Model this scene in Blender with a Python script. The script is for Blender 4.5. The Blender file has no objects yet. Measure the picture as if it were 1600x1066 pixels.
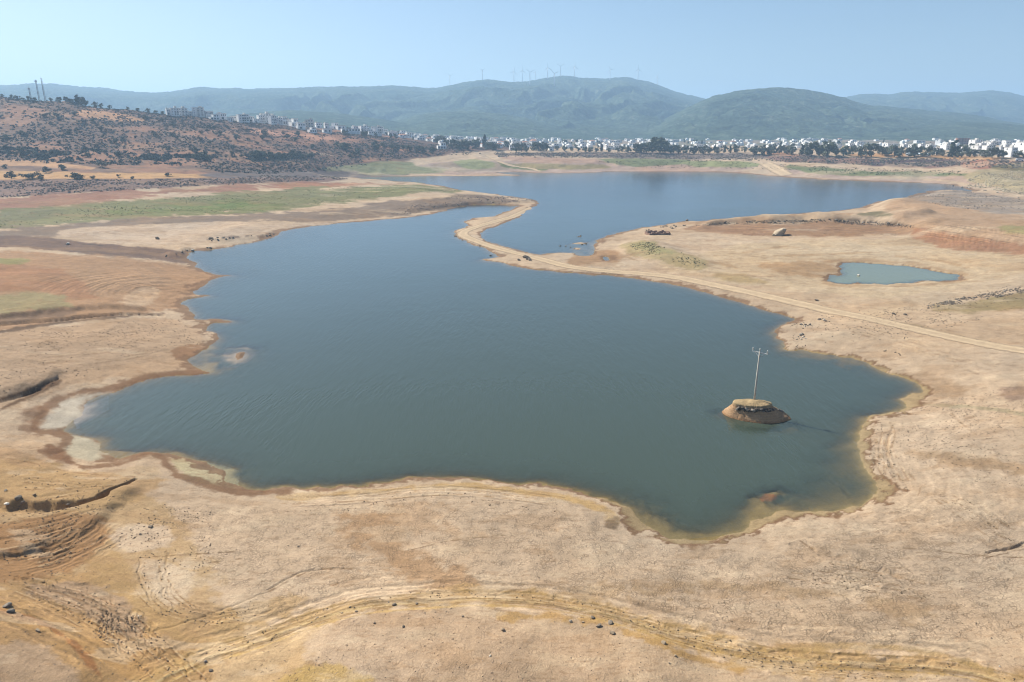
import bpy, math, random
import numpy as np
from mathutils import Matrix, Vector

random.seed(7)
rng = np.random.default_rng(7)
C = bpy.context.scene.collection
scene = bpy.context.scene
R = math.radians

# ------------------------------------------------------------------ camera, sky, sun, exposure
H = 50.0                        # height of the camera above the water
FPX = 1067.0                    # focal length in pixels of the 1600 px wide photograph
PITCH = math.atan((533 - 205) / FPX)
cam = bpy.data.cameras.new('camera')
cam.sensor_width = 36.0
cam.lens = 36.0 * FPX / 1600.0
cam.clip_start = 0.5
cam.clip_end = 30000
cam_ob = bpy.data.objects.new('camera', cam)
C.objects.link(cam_ob)
cam_ob.location = (0, 0, H)
cam_ob.rotation_euler = (math.pi / 2 - PITCH, 0, 0)
scene.camera = cam_ob

SUN_EL, SUN_AZ = R(41), R(-54)  # azimuth from +Y, negative to the left
world = bpy.data.worlds.new('World')
scene.world = world
world.use_nodes = True
wn = world.node_tree.nodes
sky = wn.new('ShaderNodeTexSky')
sky.sky_type = 'NISHITA'
sky.sun_disc = False
sky.sun_elevation = SUN_EL
sky.sun_rotation = SUN_AZ
sky.altitude = 100
sky.air_density = 1.0
sky.dust_density = 0.9
sky.ozone_density = 3.2
world.node_tree.links.new(sky.outputs[0], wn['Background'].inputs[0])
wn['Background'].inputs[1].default_value = 0.062

sun = bpy.data.lights.new('sun', 'SUN')
sun.energy = 4.9
sun.angle = R(0.55)
sun.color = (1.0, 0.94, 0.825)
sun_ob = bpy.data.objects.new('sun', sun)
C.objects.link(sun_ob)
sd = Vector((math.sin(SUN_AZ) * math.cos(SUN_EL), math.cos(SUN_AZ) * math.cos(SUN_EL), math.sin(SUN_EL)))
sun_ob.rotation_euler = sd.to_track_quat('Z', 'Y').to_euler()
sun_ob.location = (-200, 150, 400)

vs = scene.view_settings
vs.view_transform = 'Standard'
vs.look = 'None'
vs.exposure = 0.86
vs.gamma = 1.0
vs.use_curve_mapping = False
scene.cycles.use_denoising = True
scene.cycles.pixel_filter_type = 'BLACKMAN_HARRIS'
scene.cycles.filter_width = 1.1
scene.cycles.max_bounces = 6
scene.cycles.diffuse_bounces = 2
scene.cycles.glossy_bounces = 3
scene.cycles.transparent_max_bounces = 8
scene.cycles.volume_bounces = 1
scene.cycles.sample_clamp_indirect = 4.0
scene.cycles.sample_clamp_direct = 12.0
scene.cycles.use_adaptive_sampling = False

# ------------------------------------------------------------------ helpers
cp, sp = math.cos(PITCH), math.sin(PITCH)

def ray(px, py):
    dx, dy = (px - 800) / FPX, (533 - py) / FPX
    return dx, cp + dy * sp, -sp + dy * cp

def at(px, py, z=0.0):
    """ground point of the survey position (px, py) at height z"""
    x, y, zz = ray(px, py)
    t = (z - H) / zz
    return x * t, y * t

def proj(X, Y, Z):
    dep = Y * cp - (Z - H) * sp
    up = Y * sp + (Z - H) * cp
    return 800 + FPX * X / dep, 533 - FPX * up / dep

def lin(c):
    c = np.asarray(c, float) / 255.0
    return np.where(c <= 0.04045, c / 12.92, ((c + 0.055) / 1.055) ** 2.4)

LIGHT = 1.62                    # how much brighter than its albedo level ground renders
def soil(r, g, b):
    return lin((r, g, b)) / LIGHT

TAB = rng.random((512, 512)).astype(np.float32)
def vnoise(x, y):
    xi = np.floor(x); yi = np.floor(y)
    fx = (x - xi).astype(np.float32); fy = (y - yi).astype(np.float32)
    fx = fx * fx * (3 - 2 * fx); fy = fy * fy * (3 - 2 * fy)
    a = xi.astype(np.int64) & 511; b = yi.astype(np.int64) & 511
    a1 = (a + 1) & 511; b1 = (b + 1) & 511
    return ((TAB[a, b] * (1 - fx) + TAB[a1, b] * fx) * (1 - fy) + (TAB[a, b1] * (1 - fx) + TAB[a1, b1] * fx) * fy)

def fbm(x, y, s, octv=4, seed=0, gain=0.5):
    """-1..1 noise with features of s metres"""
    out = np.zeros(np.shape(x), np.float32); amp = 1.0; tot = 0.0
    ca, sa = 0.8, 0.6
    X = x / s + 17.3 * seed; Y = y / s - 9.1 * seed
    for _ in range(octv):
        out += amp * (vnoise(X, Y) * 2 - 1)
        tot += amp; amp *= gain
        X, Y = (X * ca - Y * sa) * 2.03 + 5.1, (X * sa + Y * ca) * 2.03 + 1.7
    return out / tot * 1.5

def sstep(a, b, x):
    t = np.clip((x - a) / (b - a), 0, 1)
    return t * t * (3 - 2 * t)

def seg_dist(x, y, pts, closed=False):
    pts = np.asarray(pts, np.float32)
    x = np.asarray(x, np.float32); y = np.asarray(y, np.float32)
    best = np.full(x.shape, 1e12, np.float32)
    n = len(pts)
    for i in range(n if closed else n - 1):
        ax, ay = pts[i]; bx, by = pts[(i + 1) % n]
        vx, vy = bx - ax, by - ay
        L = max(vx * vx + vy * vy, 1e-9)
        px = x - ax; py = y - ay
        t = np.clip((px * vx + py * vy) / L, 0, 1)
        px = px - t * vx; py = py - t * vy
        np.minimum(best, px * px + py * py, out=best)
    return np.sqrt(best)

def inside(x, y, pts):
    res = np.zeros(np.shape(x), bool)
    n = len(pts)
    for i in range(n):
        ax, ay = pts[i]; bx, by = pts[(i + 1) % n]
        if ay == by: continue
        c = (ay > y) != (by > y)
        res ^= c & (x < (bx - ax) * (y - ay) / (by - ay) + ax)
    return res

def sdf(x, y, pts):
    """signed distance, positive outside"""
    d = seg_dist(x, y, pts, True)
    return np.where(inside(x, y, pts), -d, d)

def smooth_poly(pts, it=1, closed=True):
    pts = [tuple(p) for p in pts]
    for _ in range(it):
        out = []
        n = len(pts)
        if not closed: out.append(pts[0])
        for i in range(n if closed else n - 1):
            a, b = pts[i], pts[(i + 1) % n]
            out.append((a[0] * .78 + b[0] * .22, a[1] * .78 + b[1] * .22))
            out.append((a[0] * .22 + b[0] * .78, a[1] * .22 + b[1] * .78))
        if not closed: out.append(pts[-1])
        pts = out
    return pts

def link(ob, parent=None):
    C.objects.link(ob)
    if parent is not None: ob.parent = parent
    return ob

def raw_mesh(name, co, quads=None, tris=None, mat=None, smooth=False, parent=None, mats=None, mat_idx=None):
    me = bpy.data.meshes.new(name)
    co = np.asarray(co, np.float32).reshape(-1, 3)
    me.vertices.add(len(co)); me.vertices.foreach_set('co', co.ravel())
    parts, starts, totals = [], [], []
    ofs = 0
    for f, k in ((quads, 4), (tris, 3)):
        if f is None or len(f) == 0: continue
        f = np.asarray(f, np.int32).reshape(-1, k)
        parts.append(f.ravel()); starts.append(ofs + np.arange(len(f)) * k); totals.append(np.full(len(f), k))
        ofs += f.size
    li = np.concatenate(parts)
    me.loops.add(len(li)); me.loops.foreach_set('vertex_index', li)
    ls = np.concatenate(starts).astype(np.int32)
    me.polygons.add(len(ls)); me.polygons.foreach_set('loop_start', ls)
    try: me.polygons.foreach_set('loop_total', np.concatenate(totals).astype(np.int32))
    except Exception: pass
    if mat is not None: me.materials.append(mat)
    if mats:
        for m in mats: me.materials.append(m)
    if mat_idx is not None: me.polygons.foreach_set('material_index', np.asarray(mat_idx, np.int32))
    me.update(calc_edges=True)
    if smooth: me.polygons.foreach_set('use_smooth', np.ones(len(ls), bool))
    me.validate()
    return link(bpy.data.objects.new(name, me), parent)

class MB:
    """collects boxes, tubes and lumps; build() links them as ONE mesh object"""
    def __init__(s): s.v = []; s.f = []
    def add(s, vs, fs):
        o = len(s.v); s.v += [tuple(v) for v in vs]; s.f += [tuple(i + o for i in f) for f in fs]
    def box(s, c, d, rot=None):
        x, y, z = d[0] / 2, d[1] / 2, d[2] / 2
        vs = [Vector((a, b, e)) for a in (-x, x) for b in (-y, y) for e in (-z, z)]
        if rot is not None: vs = [rot @ v for v in vs]
        vs = [v + Vector(c) for v in vs]
        s.add(vs, [(0, 1, 3, 2), (4, 6, 7, 5), (0, 4, 5, 1), (2, 3, 7, 6), (0, 2, 6, 4), (1, 5, 7, 3)])
    def tube(s, pts, rad, n=8, caps=True):
        pts = [Vector(p) for p in pts]
        if not hasattr(rad, '__len__'): rad = [rad] * len(pts)
        o = len(s.v)
        for i, p in enumerate(pts):
            d = (pts[min(i + 1, len(pts) - 1)] - pts[max(i - 1, 0)]).normalized()
            a = d.orthogonal().normalized() if abs(d.z) < .9 else Vector((1, 0, 0)).cross(d).normalized()
            b = d.cross(a)
            for k in range(n):
                t = 2 * math.pi * k / n
                s.v.append(tuple(p + (a * math.cos(t) + b * math.sin(t)) * rad[i]))
        for i in range(len(pts) - 1):
            for k in range(n):
                k2 = (k + 1) % n
                s.f.append((o + i * n + k, o + i * n + k2, o + (i + 1) * n + k2, o + (i + 1) * n + k))
        if caps:
            s.f.append(tuple(o + k for k in reversed(range(n))))
            s.f.append(tuple(o + (len(pts) - 1) * n + k for k in range(n)))
    def build(s, name, mat, parent=None, smooth=False):
        me = bpy.data.meshes.new(name)
        me.from_pydata(s.v, [], s.f)
        me.materials.append(mat)
        if smooth: me.polygons.foreach_set('use_smooth', np.ones(len(me.polygons), bool))
        me.update()
        return link(bpy.data.objects.new(name, me), parent)

def tag(o, label=None, cat=None, group=None, kind=None):
    if label: o['label'] = label
    if cat: o['category'] = cat
    if group: o['group'] = group
    if kind: o['kind'] = kind
    return o

def empty(name, loc=(0, 0, 0), rz=0.0):
    o = bpy.data.objects.new(name, None)
    o.location = loc; o.rotation_euler = (0, 0, rz); o.empty_display_size = .5
    return link(o)

def copy_tree(o, parent=None):
    c = o.copy(); C.objects.link(c)
    if parent is not None: c.parent = parent
    for ch in o.children: copy_tree(ch, c)
    return c

# ------------------------------------------------------------------ materials
def new_mat(name):
    m = bpy.data.materials.new(name); m.use_nodes = True
    nt = m.node_tree
    return m, nt, nt.nodes, nt.links, nt.nodes['Principled BSDF']

def N(nodes, kind, **kw):
    n = nodes.new(kind)
    for k, v in kw.items():
        if k.startswith('i_'): n.inputs[k[2:].replace('_', ' ')].default_value = v
        else: setattr(n, k, v)
    return n

def math_node(nodes, links, op, a, b=None, clamp=False):
    n = nodes.new('ShaderNodeMath'); n.operation = op; n.use_clamp = clamp
    for i, v in enumerate((a, b)):
        if v is None: continue
        if isinstance(v, (int, float)): n.inputs[i].default_value = v
        else: links.new(v, n.inputs[i])
    return n.outputs[0]

def mix_col(nodes, links, blend, fac, a, b):
    n = nodes.new('ShaderNodeMix'); n.data_type = 'RGBA'; n.blend_type = blend
    for idx, v in ((0, fac), (6, a), (7, b)):
        if isinstance(v, (int, float)): n.inputs[idx].default_value = v
        elif isinstance(v, tuple): n.inputs[idx].default_value = v
        else: links.new(v, n.inputs[idx])
    return n.outputs[2]

def maprange(nodes, links, v, a, b, c, d):
    n = nodes.new('ShaderNodeMapRange'); n.clamp = True
    links.new(v, n.inputs[0])
    for i, x in enumerate((a, b, c, d)): n.inputs[i + 1].default_value = x
    return n.outputs[0]

def noise_node(nodes, links, vec, scale, detail=4, rough=.55, dist=0.0):
    n = nodes.new('ShaderNodeTexNoise')
    n.inputs['Scale'].default_value = scale; n.inputs['Detail'].default_value = detail
    n.inputs['Roughness'].default_value = rough; n.inputs['Distortion'].default_value = dist
    if vec is not None: links.new(vec, n.inputs['Vector'])
    return n.outputs[0]

def plain(name, rgb, rough=.85, noise=.18, scale=.6, spec=.25, metal=0.0, rnd=0.0):
    """one surface colour with mottling and a little variation from object to object"""
    m, nt, n, l, p = new_mat(name)
    geo = n.new('ShaderNodeNewGeometry')
    f = noise_node(n, l, geo.outputs['Position'], scale, 5, .6)
    k = maprange(n, l, f, .3, .7, 1 - noise, 1 + noise)
    if rnd:
        oi = n.new('ShaderNodeObjectInfo')
        k = math_node(n, l, 'MULTIPLY', k, maprange(n, l, oi.outputs['Random'], 0, 1, 1 - rnd, 1 + rnd))
    col = mix_col(n, l, 'MULTIPLY', 1.0, (*rgb, 1), k)
    l.new(col, p.inputs['Base Color'])
    p.inputs['Roughness'].default_value = rough
    p.inputs['Specular IOR Level'].default_value = spec
    p.inputs['Metallic'].default_value = metal
    return m
# ------------------------------------------------------------------ the survey of the shore
LAKE = [(537,279),(575,279),(617,283),(662,286),(690,290),(712,296),(745,300),(775,303.5),(805,307),(822,310),(838,314),(848,318),(833,322.5),
 (820,333),(803,344),(788,348),(770,355),(757,360),(748,366),(756,374),(775,381),(800,388.5),(825,395),(848,398),(852,395),(875,395.5),(902,396),(900,400),(912,401.5),
 (922,400),(934,396),(930,388),(925,381),(936,374),(955,367.5),(975,362),(1000,356),(1037,352),(1070,346),(1107,344),(1150,340),(1200,336),(1250,334),(1295,331.5),
 (1337,325),(1365,317.5),(1380,314.5),(1400,312),(1417,306),(1440,300.5),(1475,296.5),(1500,297.5),(1525,300),(1500,292),(1475,288),(1440,286),(1400,285),(1325,282),(1287,281),(1240,278),(1200,275),(1175,272),
 (1140,270),(1100,269),(1050,268.5),(1020,269),(985,268),(950,268),(925,270),(882,270.5),(847,271),(820,269.5),(797,269),(770,269.5),(795,272.3),(818,273.5),(815,275),(775,275.5),(680,275.5),(620,276),(575,276.5)]
# LAKE above is the upper basin; the lower basin follows
BASIN = [(815,321.5),(800,326),(786,331.5),(773,339),(742,341),(722,347),(731,351),(722,357),(708,362),(710,371),(722,374.5),(733,380.5),(748,385),(762,390),(775,397),(782,401),(765,404),(752,405),(762,408),(775,409.5),(788,413),
 (800,415),(820,420),(850,423),(885,426),(920,429.5),(975,433),(1025,441),(1075,451),(1125,464.5),(1165,475.5),(1200,487.5),(1225,493),(1245,498.5),(1228,506),(1213,512),(1209,519),(1214,528),(1225,537),
 (1222,547),(1240,548),(1262,550),(1300,555),(1335,560.5),(1360,569),(1375,580),(1405,589.5),(1430,598),(1438,606),(1437,614),(1422,619),(1407,623),(1415,632),(1410,640),(1385,648.5),(1355,650),(1350,662),(1341,680),
 (1337,692),(1344,712),(1352,735),(1360,745),(1370,756),(1372,767),(1352,784),(1325,794),(1300,799),(1250,799),(1215,800),(1195,806),(1180,813),(1167,824),(1142,836),(1107,843.5),(1075,845),(1045,840),(1012,823),(992,806),(985,796),
 (960,785),(940,778),(920,772),(887,763),(845,756),(800,756.5),(760,751),(725,747),(700,745),(675,745.5),(650,746),(625,749.5),(587,757),(525,761.5),(455,762.5),(400,764),(375,761.5),(356,754),(349,746),(350,738),(325,727),(300,719),(280,713),(250,707),(228,704.5),(200,713),
 (185,718),(165,712),(152,705),(156,695),(150,686),(130,681.5),(100,675.5),(97,669),(108,662),(120,656),(132,648),(135,640),(129,632),(143,625),(158,619),(190,609),(217,597),(262,588.5),(300,585),(332,583.5),(315,580),(300,575),(295,562),(310,552),(325,545),
 (326,540),(335,535),(341,529),(330,520),(320,513),(325,508),(342,504),(361,503.5),(361,502),(340,500),(307,499),(305,489),(297,484),(290,480),(286,470),(300,467.5),(326,463.5),(325,461.5),(308,461.5),(300,456),(307,452),(318,446),(327,440),(345,432),(366,431.5),(358,429.5),(335,429.5),
 (318,422),(300,416),(312,411.5),(300,405),(290,399),(302,392.5),(335,390),(360,387.5),(380,381),(400,378),(420,373),(433,368.5),(436,363.5),(445,360.5),(480,354.5),(520,351),(560,347),(600,343),(640,340),(660,337),(690,331),(705,325.5),(735,321.5),(760,320),(790,321)]
POND = [(1325,411),(1310,414),(1313,422),(1318,429),(1303,432),(1290,437),(1297,442),(1325,444.5),(1360,442),(1380,443.5),(1400,442.5),(1425,441),(1450,439.5),(1475,440.5),(1504,436),(1500,430.5),(1475,426.5),(1450,421.5),(1412,415.5),(1375,412),(1350,411.5)]
PUDDLES = [[(941,404.5),(946,402),(953,402.5),(954,405.5),(949,407),(943,406.5)]]
ISLETS = [[(361,556.5),(366,552),(374,549.5),(383,549),(385,551.5),(382,557),(376,563),(370,561)],
          [(893,380.5),(905,379),(917,379.5),(918,381.5),(905,382.5),(894,382)], [(895,387.5),(902,387),(907,388),(904,389.3),(896,389)]]
SHALLOW = [([(255,712),(300,722),(345,728),(372,735),(368,752),(372,764),(330,760),(290,745),(262,730)], .05),
           ([(150,690),(175,700),(215,705),(200,716),(160,716)], .12),
           ([(120,632),(150,622),(150,640),(140,660),(110,672),(95,672)], .18),
           ([(300,545),(345,540),(350,575),(335,588),(300,585)], .12),
           ([(350,560),(360,548),(385,544),(395,552),(385,565),(365,570)], .05),
           ([(1230,545),(1330,552),(1370,575),(1330,572),(1250,560)], .25),
           ([(1290,700),(1345,690),(1365,755),(1340,790),(1230,802),(1180,815),(1160,790),(1250,770)], .5),
           ([(1187,779),(1195,771),(1212,773),(1215,779),(1204,784),(1190,784)], .05),
           ([(1002,775),(1008,768),(1012,778),(1007,785)], .3),
           ([(985,800),(1030,815),(1090,838),(1160,825),(1185,800),(1190,820),(1150,850),(1050,850)], .16),
           ([(1110,645),(1128,636),(1140,655),(1180,668),(1230,664),(1245,655),(1240,668),(1180,676),(1125,660)], .3),
           ([(850,398),(905,390),(938,376),(940,400),(900,405)], .2),
           ([(700,330),(785,322),(820,324),(780,345),(740,348),(715,352)], .3)]
W = lambda pts, z=0.0: [at(x, y, z) for x, y in pts]
lake_w = W(smooth_poly(LAKE)); basin_w = W(smooth_poly(BASIN)); pond_w = W(smooth_poly(POND))
pud_w = [W(smooth_poly(p)) for p in PUDDLES]; islet_w = [W(smooth_poly(p)) for p in ISLETS]
shal_w = [(W(smooth_poly(p)), k) for p, k in SHALLOW]

# height survey: (px, py, distance) for sloping land, (px, py, None, z) for low ground
CTRL = []
def hp(px, py, Y):
    x, y, z = ray(px, py); CTRL.append((x / y, math.log(Y), H + z / y * Y))
def lp(px, py, z):
    X, Y = at(px, py, z); CTRL.append((X / Y, math.log(Y), z))
def wp(px, Y, z):
    CTRL.append(((px - 800) / FPX, math.log(Y), z))
for a in [(-300,300,470),(-300,260,590),(-300,200,700),(-300,140,830),(0,300,480),(0,280,540),(0,265,600),(0,245,655),(0,222,710),(0,200,760),(0,172,830),(0,151,890),
          (100,292,500),(100,262,610),(100,240,670),(100,210,750),(100,175,850),(100,158,905),(200,290,520),(200,255,650),(200,220,770),(200,190,880),(200,172,930),
          (300,285,560),(300,255,680),(300,215,810),(300,188,940),(300,180,1010),(420,280,640),(420,255,760),(420,225,880),(420,205,960),(420,192,1080),
          (550,271,800),(550,250,870),(550,228,950),(550,210,1080),(550,203,1300),(700,268,860),(700,250,950),(700,238,1020),(700,226,1250),(700,217,1500),
          (850,266,880),(850,250,960),(850,240,1040),(850,226,1400),(1000,262,920),(1000,250,980),(1000,240,1050),(1000,226,1500),(1000,219,2000),
          (1150,265,880),(1150,250,950),(1150,240,1020),(1300,275,765),(1300,265,810),(1300,250,870),(1300,241,930),(1300,226,1400),(1300,218.5,1900),
          (1440,280,720),(1440,266,775),(1440,252,830),(1440,246,860),(1440,232,1200),(1560,288,625),(1560,272,690),(1560,256,750),(1560,246,800),(1560,233,1050),(1560,222,1600),
          (1620,300,570),(1620,280,650),(1620,258,740),(1750,300,570),(1750,275,660),(1750,250,780),(1900,300,560),(1900,270,690),(1900,240,800)]: hp(*a)
for px in (-300, 0, 100, 200, 300): wp(px, 1250, 48 if px < 250 else 52)
for px in (-300, 0, 200, 420, 650): wp(px, 1800, 34)
for px in range(-600, 2300, 350):
    wp(px, 2600, 20); wp(px, 4500, 14); wp(px, 9500, 8)
for a in [(100,330,5),(300,315,5),(500,305,4),(640,296,3.5),(740,308,2.2),(820,313,1.4),(0,360,5),(200,350,3),(400,345,2.2),(560,330,2.6),(100,385,3),(0,420,5),(150,430,3.5),(0,470,4.5),(200,470,2.2),(100,520,2.5),(250,520,1.5),(0,560,3),(150,560,2),
          (-300,400,7),(-300,500,6),(-300,650,5),(-100,800,4),(0,610,2.6),(0,680,2),(50,740,2),(150,760,1.6),(0,850,2.6),(150,850,2),(250,800,1.4),(400,800,1.1),(600,800,1.1),(800,800,1.1),(950,830,1),(250,900,1.6),(500,900,1.7),(750,900,1.8),(1000,900,1.7),(1250,900,1.6),
          (0,1000,3.2),(250,1000,2.4),(500,1050,3),(750,1050,3.2),(1000,1050,2.8),(1300,1050,2.4),(1600,1050,2.6),(1400,880,1.8),(1600,900,2.2),(1400,780,1.5),(1600,780,2.4),(1420,700,1.4),(1600,680,2.6),(1500,620,1.8),(1600,570,2.4),(1400,540,1.6),(1300,530,1.2),
          (1250,480,1.4),(1400,490,1.8),(1600,480,2.6),(1600,430,2.4),(1100,430,1.3),(1000,420,1.2),(1050,400,1.6),(1000,370,1.2),(1150,380,1.2),(1300,385,1.2),(1300,460,1.2),(1450,400,1.4),(1600,405,2),(1250,338,1.6),(1800,450,3),(1800,600,4),(1900,800,4),(1800,380,5)]: lp(*a)
for u in (-2.0, -1.0, 0, 1.0, 2.0):
    for Y in (18, 40): CTRL.append((u, math.log(Y), 3.2))
CT = np.array(CTRL, float)
VS = 0.55
def _phi(r): return r
_d = np.hypot(CT[:, None, 0] - CT[None, :, 0], VS * (CT[:, None, 1] - CT[None, :, 1]))
_n = len(CT)
_A = np.zeros((_n + 3, _n + 3)); _A[:_n, :_n] = _phi(_d) ; _A[:_n, :_n] += np.eye(_n) * 1e-4
_P = np.c_[np.ones(_n), CT[:, 0], CT[:, 1]]
_A[:_n, _n:] = _P; _A[_n:, :_n] = _P.T
_w = np.linalg.solve(_A, np.r_[CT[:, 2], 0, 0, 0]).astype(np.float32)
def zbase(X, Y):
    u = (X / Y).astype(np.float32); v = np.log(Y).astype(np.float32)
    out = _w[_n] + _w[_n + 1] * u + _w[_n + 2] * v
    for i in range(_n):
        out += _w[i] * np.sqrt((u - CT[i, 0]) ** 2 + (VS * (v - CT[i, 1])) ** 2)
    return out

# raised and cut features: lifts (outline, height, slope width) and cuts (line, half width, depth)
LIFTS = [([(361,556.5),(366,552),(374,549.5),(383,549),(385,551.5),(382,557),(376,563),(370,561)], .8, .9),
         ([(1088,356),(1130,347),(1200,346),(1290,344),(1360,346),(1425,352),(1440,345),(1400,336),(1300,338),(1180,342),(1100,347)], 3.6, 14),
         ([(1385,322),(1440,306),(1500,301),(1600,318),(1720,330),(1720,392),(1600,386),(1510,374),(1430,356),(1400,345)], 6.0, 30),
         ([(970,388),(1005,377),(1060,392),(1110,413),(1090,421),(1030,409),(985,397)], 1.5, 12),
         ([(640,318),(720,308),(800,310),(835,315),(790,319),(700,322),(640,334)], 1.6, 8),
         ([(320,372),(370,368),(430,362),(434,367),(400,374),(340,380)], 1.0, 4),
         ([(255,400),(290,388),(310,390),(330,386),(300,394),(280,404)], 1.2, 4),
         ([(500,1010),(540,965),(600,948),(700,945),(790,962),(850,978),(930,990),(1050,1030),(1080,1100),(470,1100)], .55, 6),
         ([(-60,1000),(40,990),(100,1025),(140,1100),(-60,1100)], .8, 6),
         ([(-40,812),(60,806),(150,800),(185,775),(215,770),(190,810),(120,860),(40,890),(-40,905)], .7, 2.5),
         ([(-40,600),(40,598),(90,590),(96,600),(60,616),(0,636),(-40,645)], .8, 3.5),
         ([(0,508),(100,490),(200,485),(250,488),(180,492),(90,502),(0,520)], 1.1, 2.6)]
CUTS = [([(-80,812),(0,809),(40,806),(85,800),(130,790),(155,782),(168,772),(190,760),(214,745)], [3.4,3.0,2.5,2.0,1.3,1.0,.8,.5,.3], 1.5),
        ([(-60,640),(0,634),(40,620),(70,606),(92,594)], [.8,.8,.7,.5,.3], .45),
        ([(-60,528),(0,521),(60,512),(130,502),(200,494),(255,490)], [2.2,2,1.8,1.5,1.1,.5], .9),
        ([(420,925),(450,908),(480,893),(520,888),(560,890),(566,898)], [.12,.2,.22,.16,.12,.1], .14),
        ([(1540,870),(1565,865),(1600,858)], [.1,.3,.5], .25), ([(1240,845),(1290,865),(1340,885),(1400,905)], [.5,.6,.8,.5], .18),
        ([(185,1000),(260,990),(330,965),(420,930)], [.2,.2,.2,.1], .1),
        ([(95,676),(110,690),(90,702)], [.4,.5,.3], .1)]
# worn ruts and erosion lines: families of lines between two curves
def resample(p, n_):
    p = np.array(smooth_poly(p, 2, False)); s = np.r_[0, np.cumsum(np.hypot(*np.diff(p, axis=0).T))]
    t = np.linspace(0, s[-1], n_); return np.c_[np.interp(t, s, p[:, 0]), np.interp(t, s, p[:, 1])]
FAMS = [([(-10,836),(50,828),(105,812),(150,797)], [(-10,908),(70,892),(130,868),(168,842),(186,812)], 9, .34, .20, (128,90,60)),
        ([(-10,921),(90,965),(165,1010),(235,1080)], [(40,900),(150,925),(225,965),(270,1010),(345,1075)], 8, .26, .14, (142,104,68)),
        ([(152,955),(158,978),(150,1000)], [(205,955),(214,978),(204,998)], 6, .22, .12, (120,96,80)),
        ([(180,1085),(300,1022),(400,992),(480,960),(560,938),(650,930),(750,924),(850,929),(950,950),(1050,980),(1150,1005),(1250,1022),(1400,1027),(1500,1034),(1620,1066)],
         [(230,1100),(320,1045),(415,1012),(490,980),(565,957),(650,948),(750,942),(850,947),(950,970),(1050,1000),(1150,1026),(1250,1043),(1400,1050),(1500,1058),(1600,1090)], 6, .22, .08, (160,126,80)),
        ([(985,972),(1080,1003),(1200,1030),(1350,1042),(1500,1050)], [(1000,1000),(1080,1025),(1200,1052),(1350,1066),(1480,1080)], 5, .2, .07, (166,130,82)),
        ([(1372,650),(1358,668),(1352,700),(1372,742),(1390,765)], [(1420,652),(1402,675),(1400,705),(1418,740),(1440,768)], 6, .26, .08, (168,134,102)),
        ([(440,772),(560,767),(640,757),(720,755),(800,763),(880,773),(940,792)], [(440,788),(560,786),(650,779),(720,775),(800,784),(870,796),(930,815)], 4, .18, .06, (172,136,94)),
        ([(270,850),(262,900),(300,945),(360,960),(430,940)], [(200,860),(196,915),(240,962),(330,985),(440,965)], 6, .2, .09, (158,122,80)),
        ([(-10,712),(60,722),(130,742),(230,748)], [(-10,795),(60,788),(130,772),(200,760)], 5, .3, .12, (156,118,78)),
        ([(0,560),(90,556),(180,548),(270,540)], [(0,600),(80,590),(160,585),(260,570)], 4, .3, .07, (170,136,104)),
        ([(1180,872),(1260,868),(1340,880),(1420,900),(1490,918)], [(1200,905),(1300,920),(1390,935),(1470,945)], 4, .22, .06, (172,138,104)),
        ([(1090,351),(1130,348.5),(1200,348),(1300,347),(1425,354)], [(1095,362),(1150,368),(1300,369.5),(1430,367)], 8, .55, .35, (126,92,68)),
        ([(1430,356),(1500,366),(1600,382)], [(1440,374),(1500,389),(1600,397)], 5, .5, .25, (146,98,70)),
        ([(960,398),(1010,412),(1080,425),(1200,448)], [(990,392),(1050,408),(1110,420),(1230,442)], 4, .3, .1, (172,140,100)),
        ([(1330,505),(1400,520),(1500,548),(1600,575)], [(1330,525),(1400,545),(1500,580),(1600,610)], 5, .3, .1, (168,138,106)),
        ([(1400,760),(1480,790),(1540,840),(1600,865)], [(1460,760),(1540,790),(1600,830)], 3, .2, .06, (172,138,104))]
RUTS = []
for a_, b_, n_, hw_, dp_, c_ in FAMS:
    A_, B_ = resample(a_, 26), resample(b_, 26)
    for q in range(n_):
        t = (q + random.uniform(.15, .85)) / n_
        ln = A_ * (1 - t) + B_ * t
        ln[:, 1] += np.cumsum(rng.normal(0, .35, 26)) * .8; ln[:, 0] += rng.normal(0, .8, 26)
        lo_, hi_ = sorted((random.randint(0, 8), random.randint(16, 26))); ln = ln[lo_:hi_]
        hw = hw_ * random.uniform(.5, 1.3)
        CUTS.append(([tuple(v) for v in ln], [hw * .3] + [hw] * (len(ln) - 2) + [hw * .3], dp_ * random.uniform(.4, 1.2)))
        RUTS.append(([tuple(v) for v in ln], c_, hw))
lift_w = [(W(smooth_poly(p), h * .5), h, e) for p, h, e in LIFTS]
cut_w = [(W(p, 1.5), np.array(wd), dp) for p, wd, dp in CUTS]
ROAD = [(833,322),(818,329),(800,337.5),(780,343),(760,348.5),(738,355),(724,360.5),(722,365),(732,370),(757,379),(780,386.5),(800,391.5),(828,399),(850,405.5),(880,413.5),(920,419.5),(1000,425.5),(1060,432.5),(1100,441),(1150,451.5),(1200,463),(1250,475),(1300,487.5),(1340,496.5),(1380,507),(1440,522),(1500,537),(1560,550.5),(1620,562),(1700,577)]
ROAD_W = 3.4
TRACKS = [([(757,241),(765,246),(778,252),(792,257.5),(810,261),(832,264),(845,268.5)], 3.2), ([(1195,255),(1206,261),(1218,268),(1230,274.5)], 9.0)]
road_w = W(smooth_poly(ROAD, 2, False), 1.0)

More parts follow.
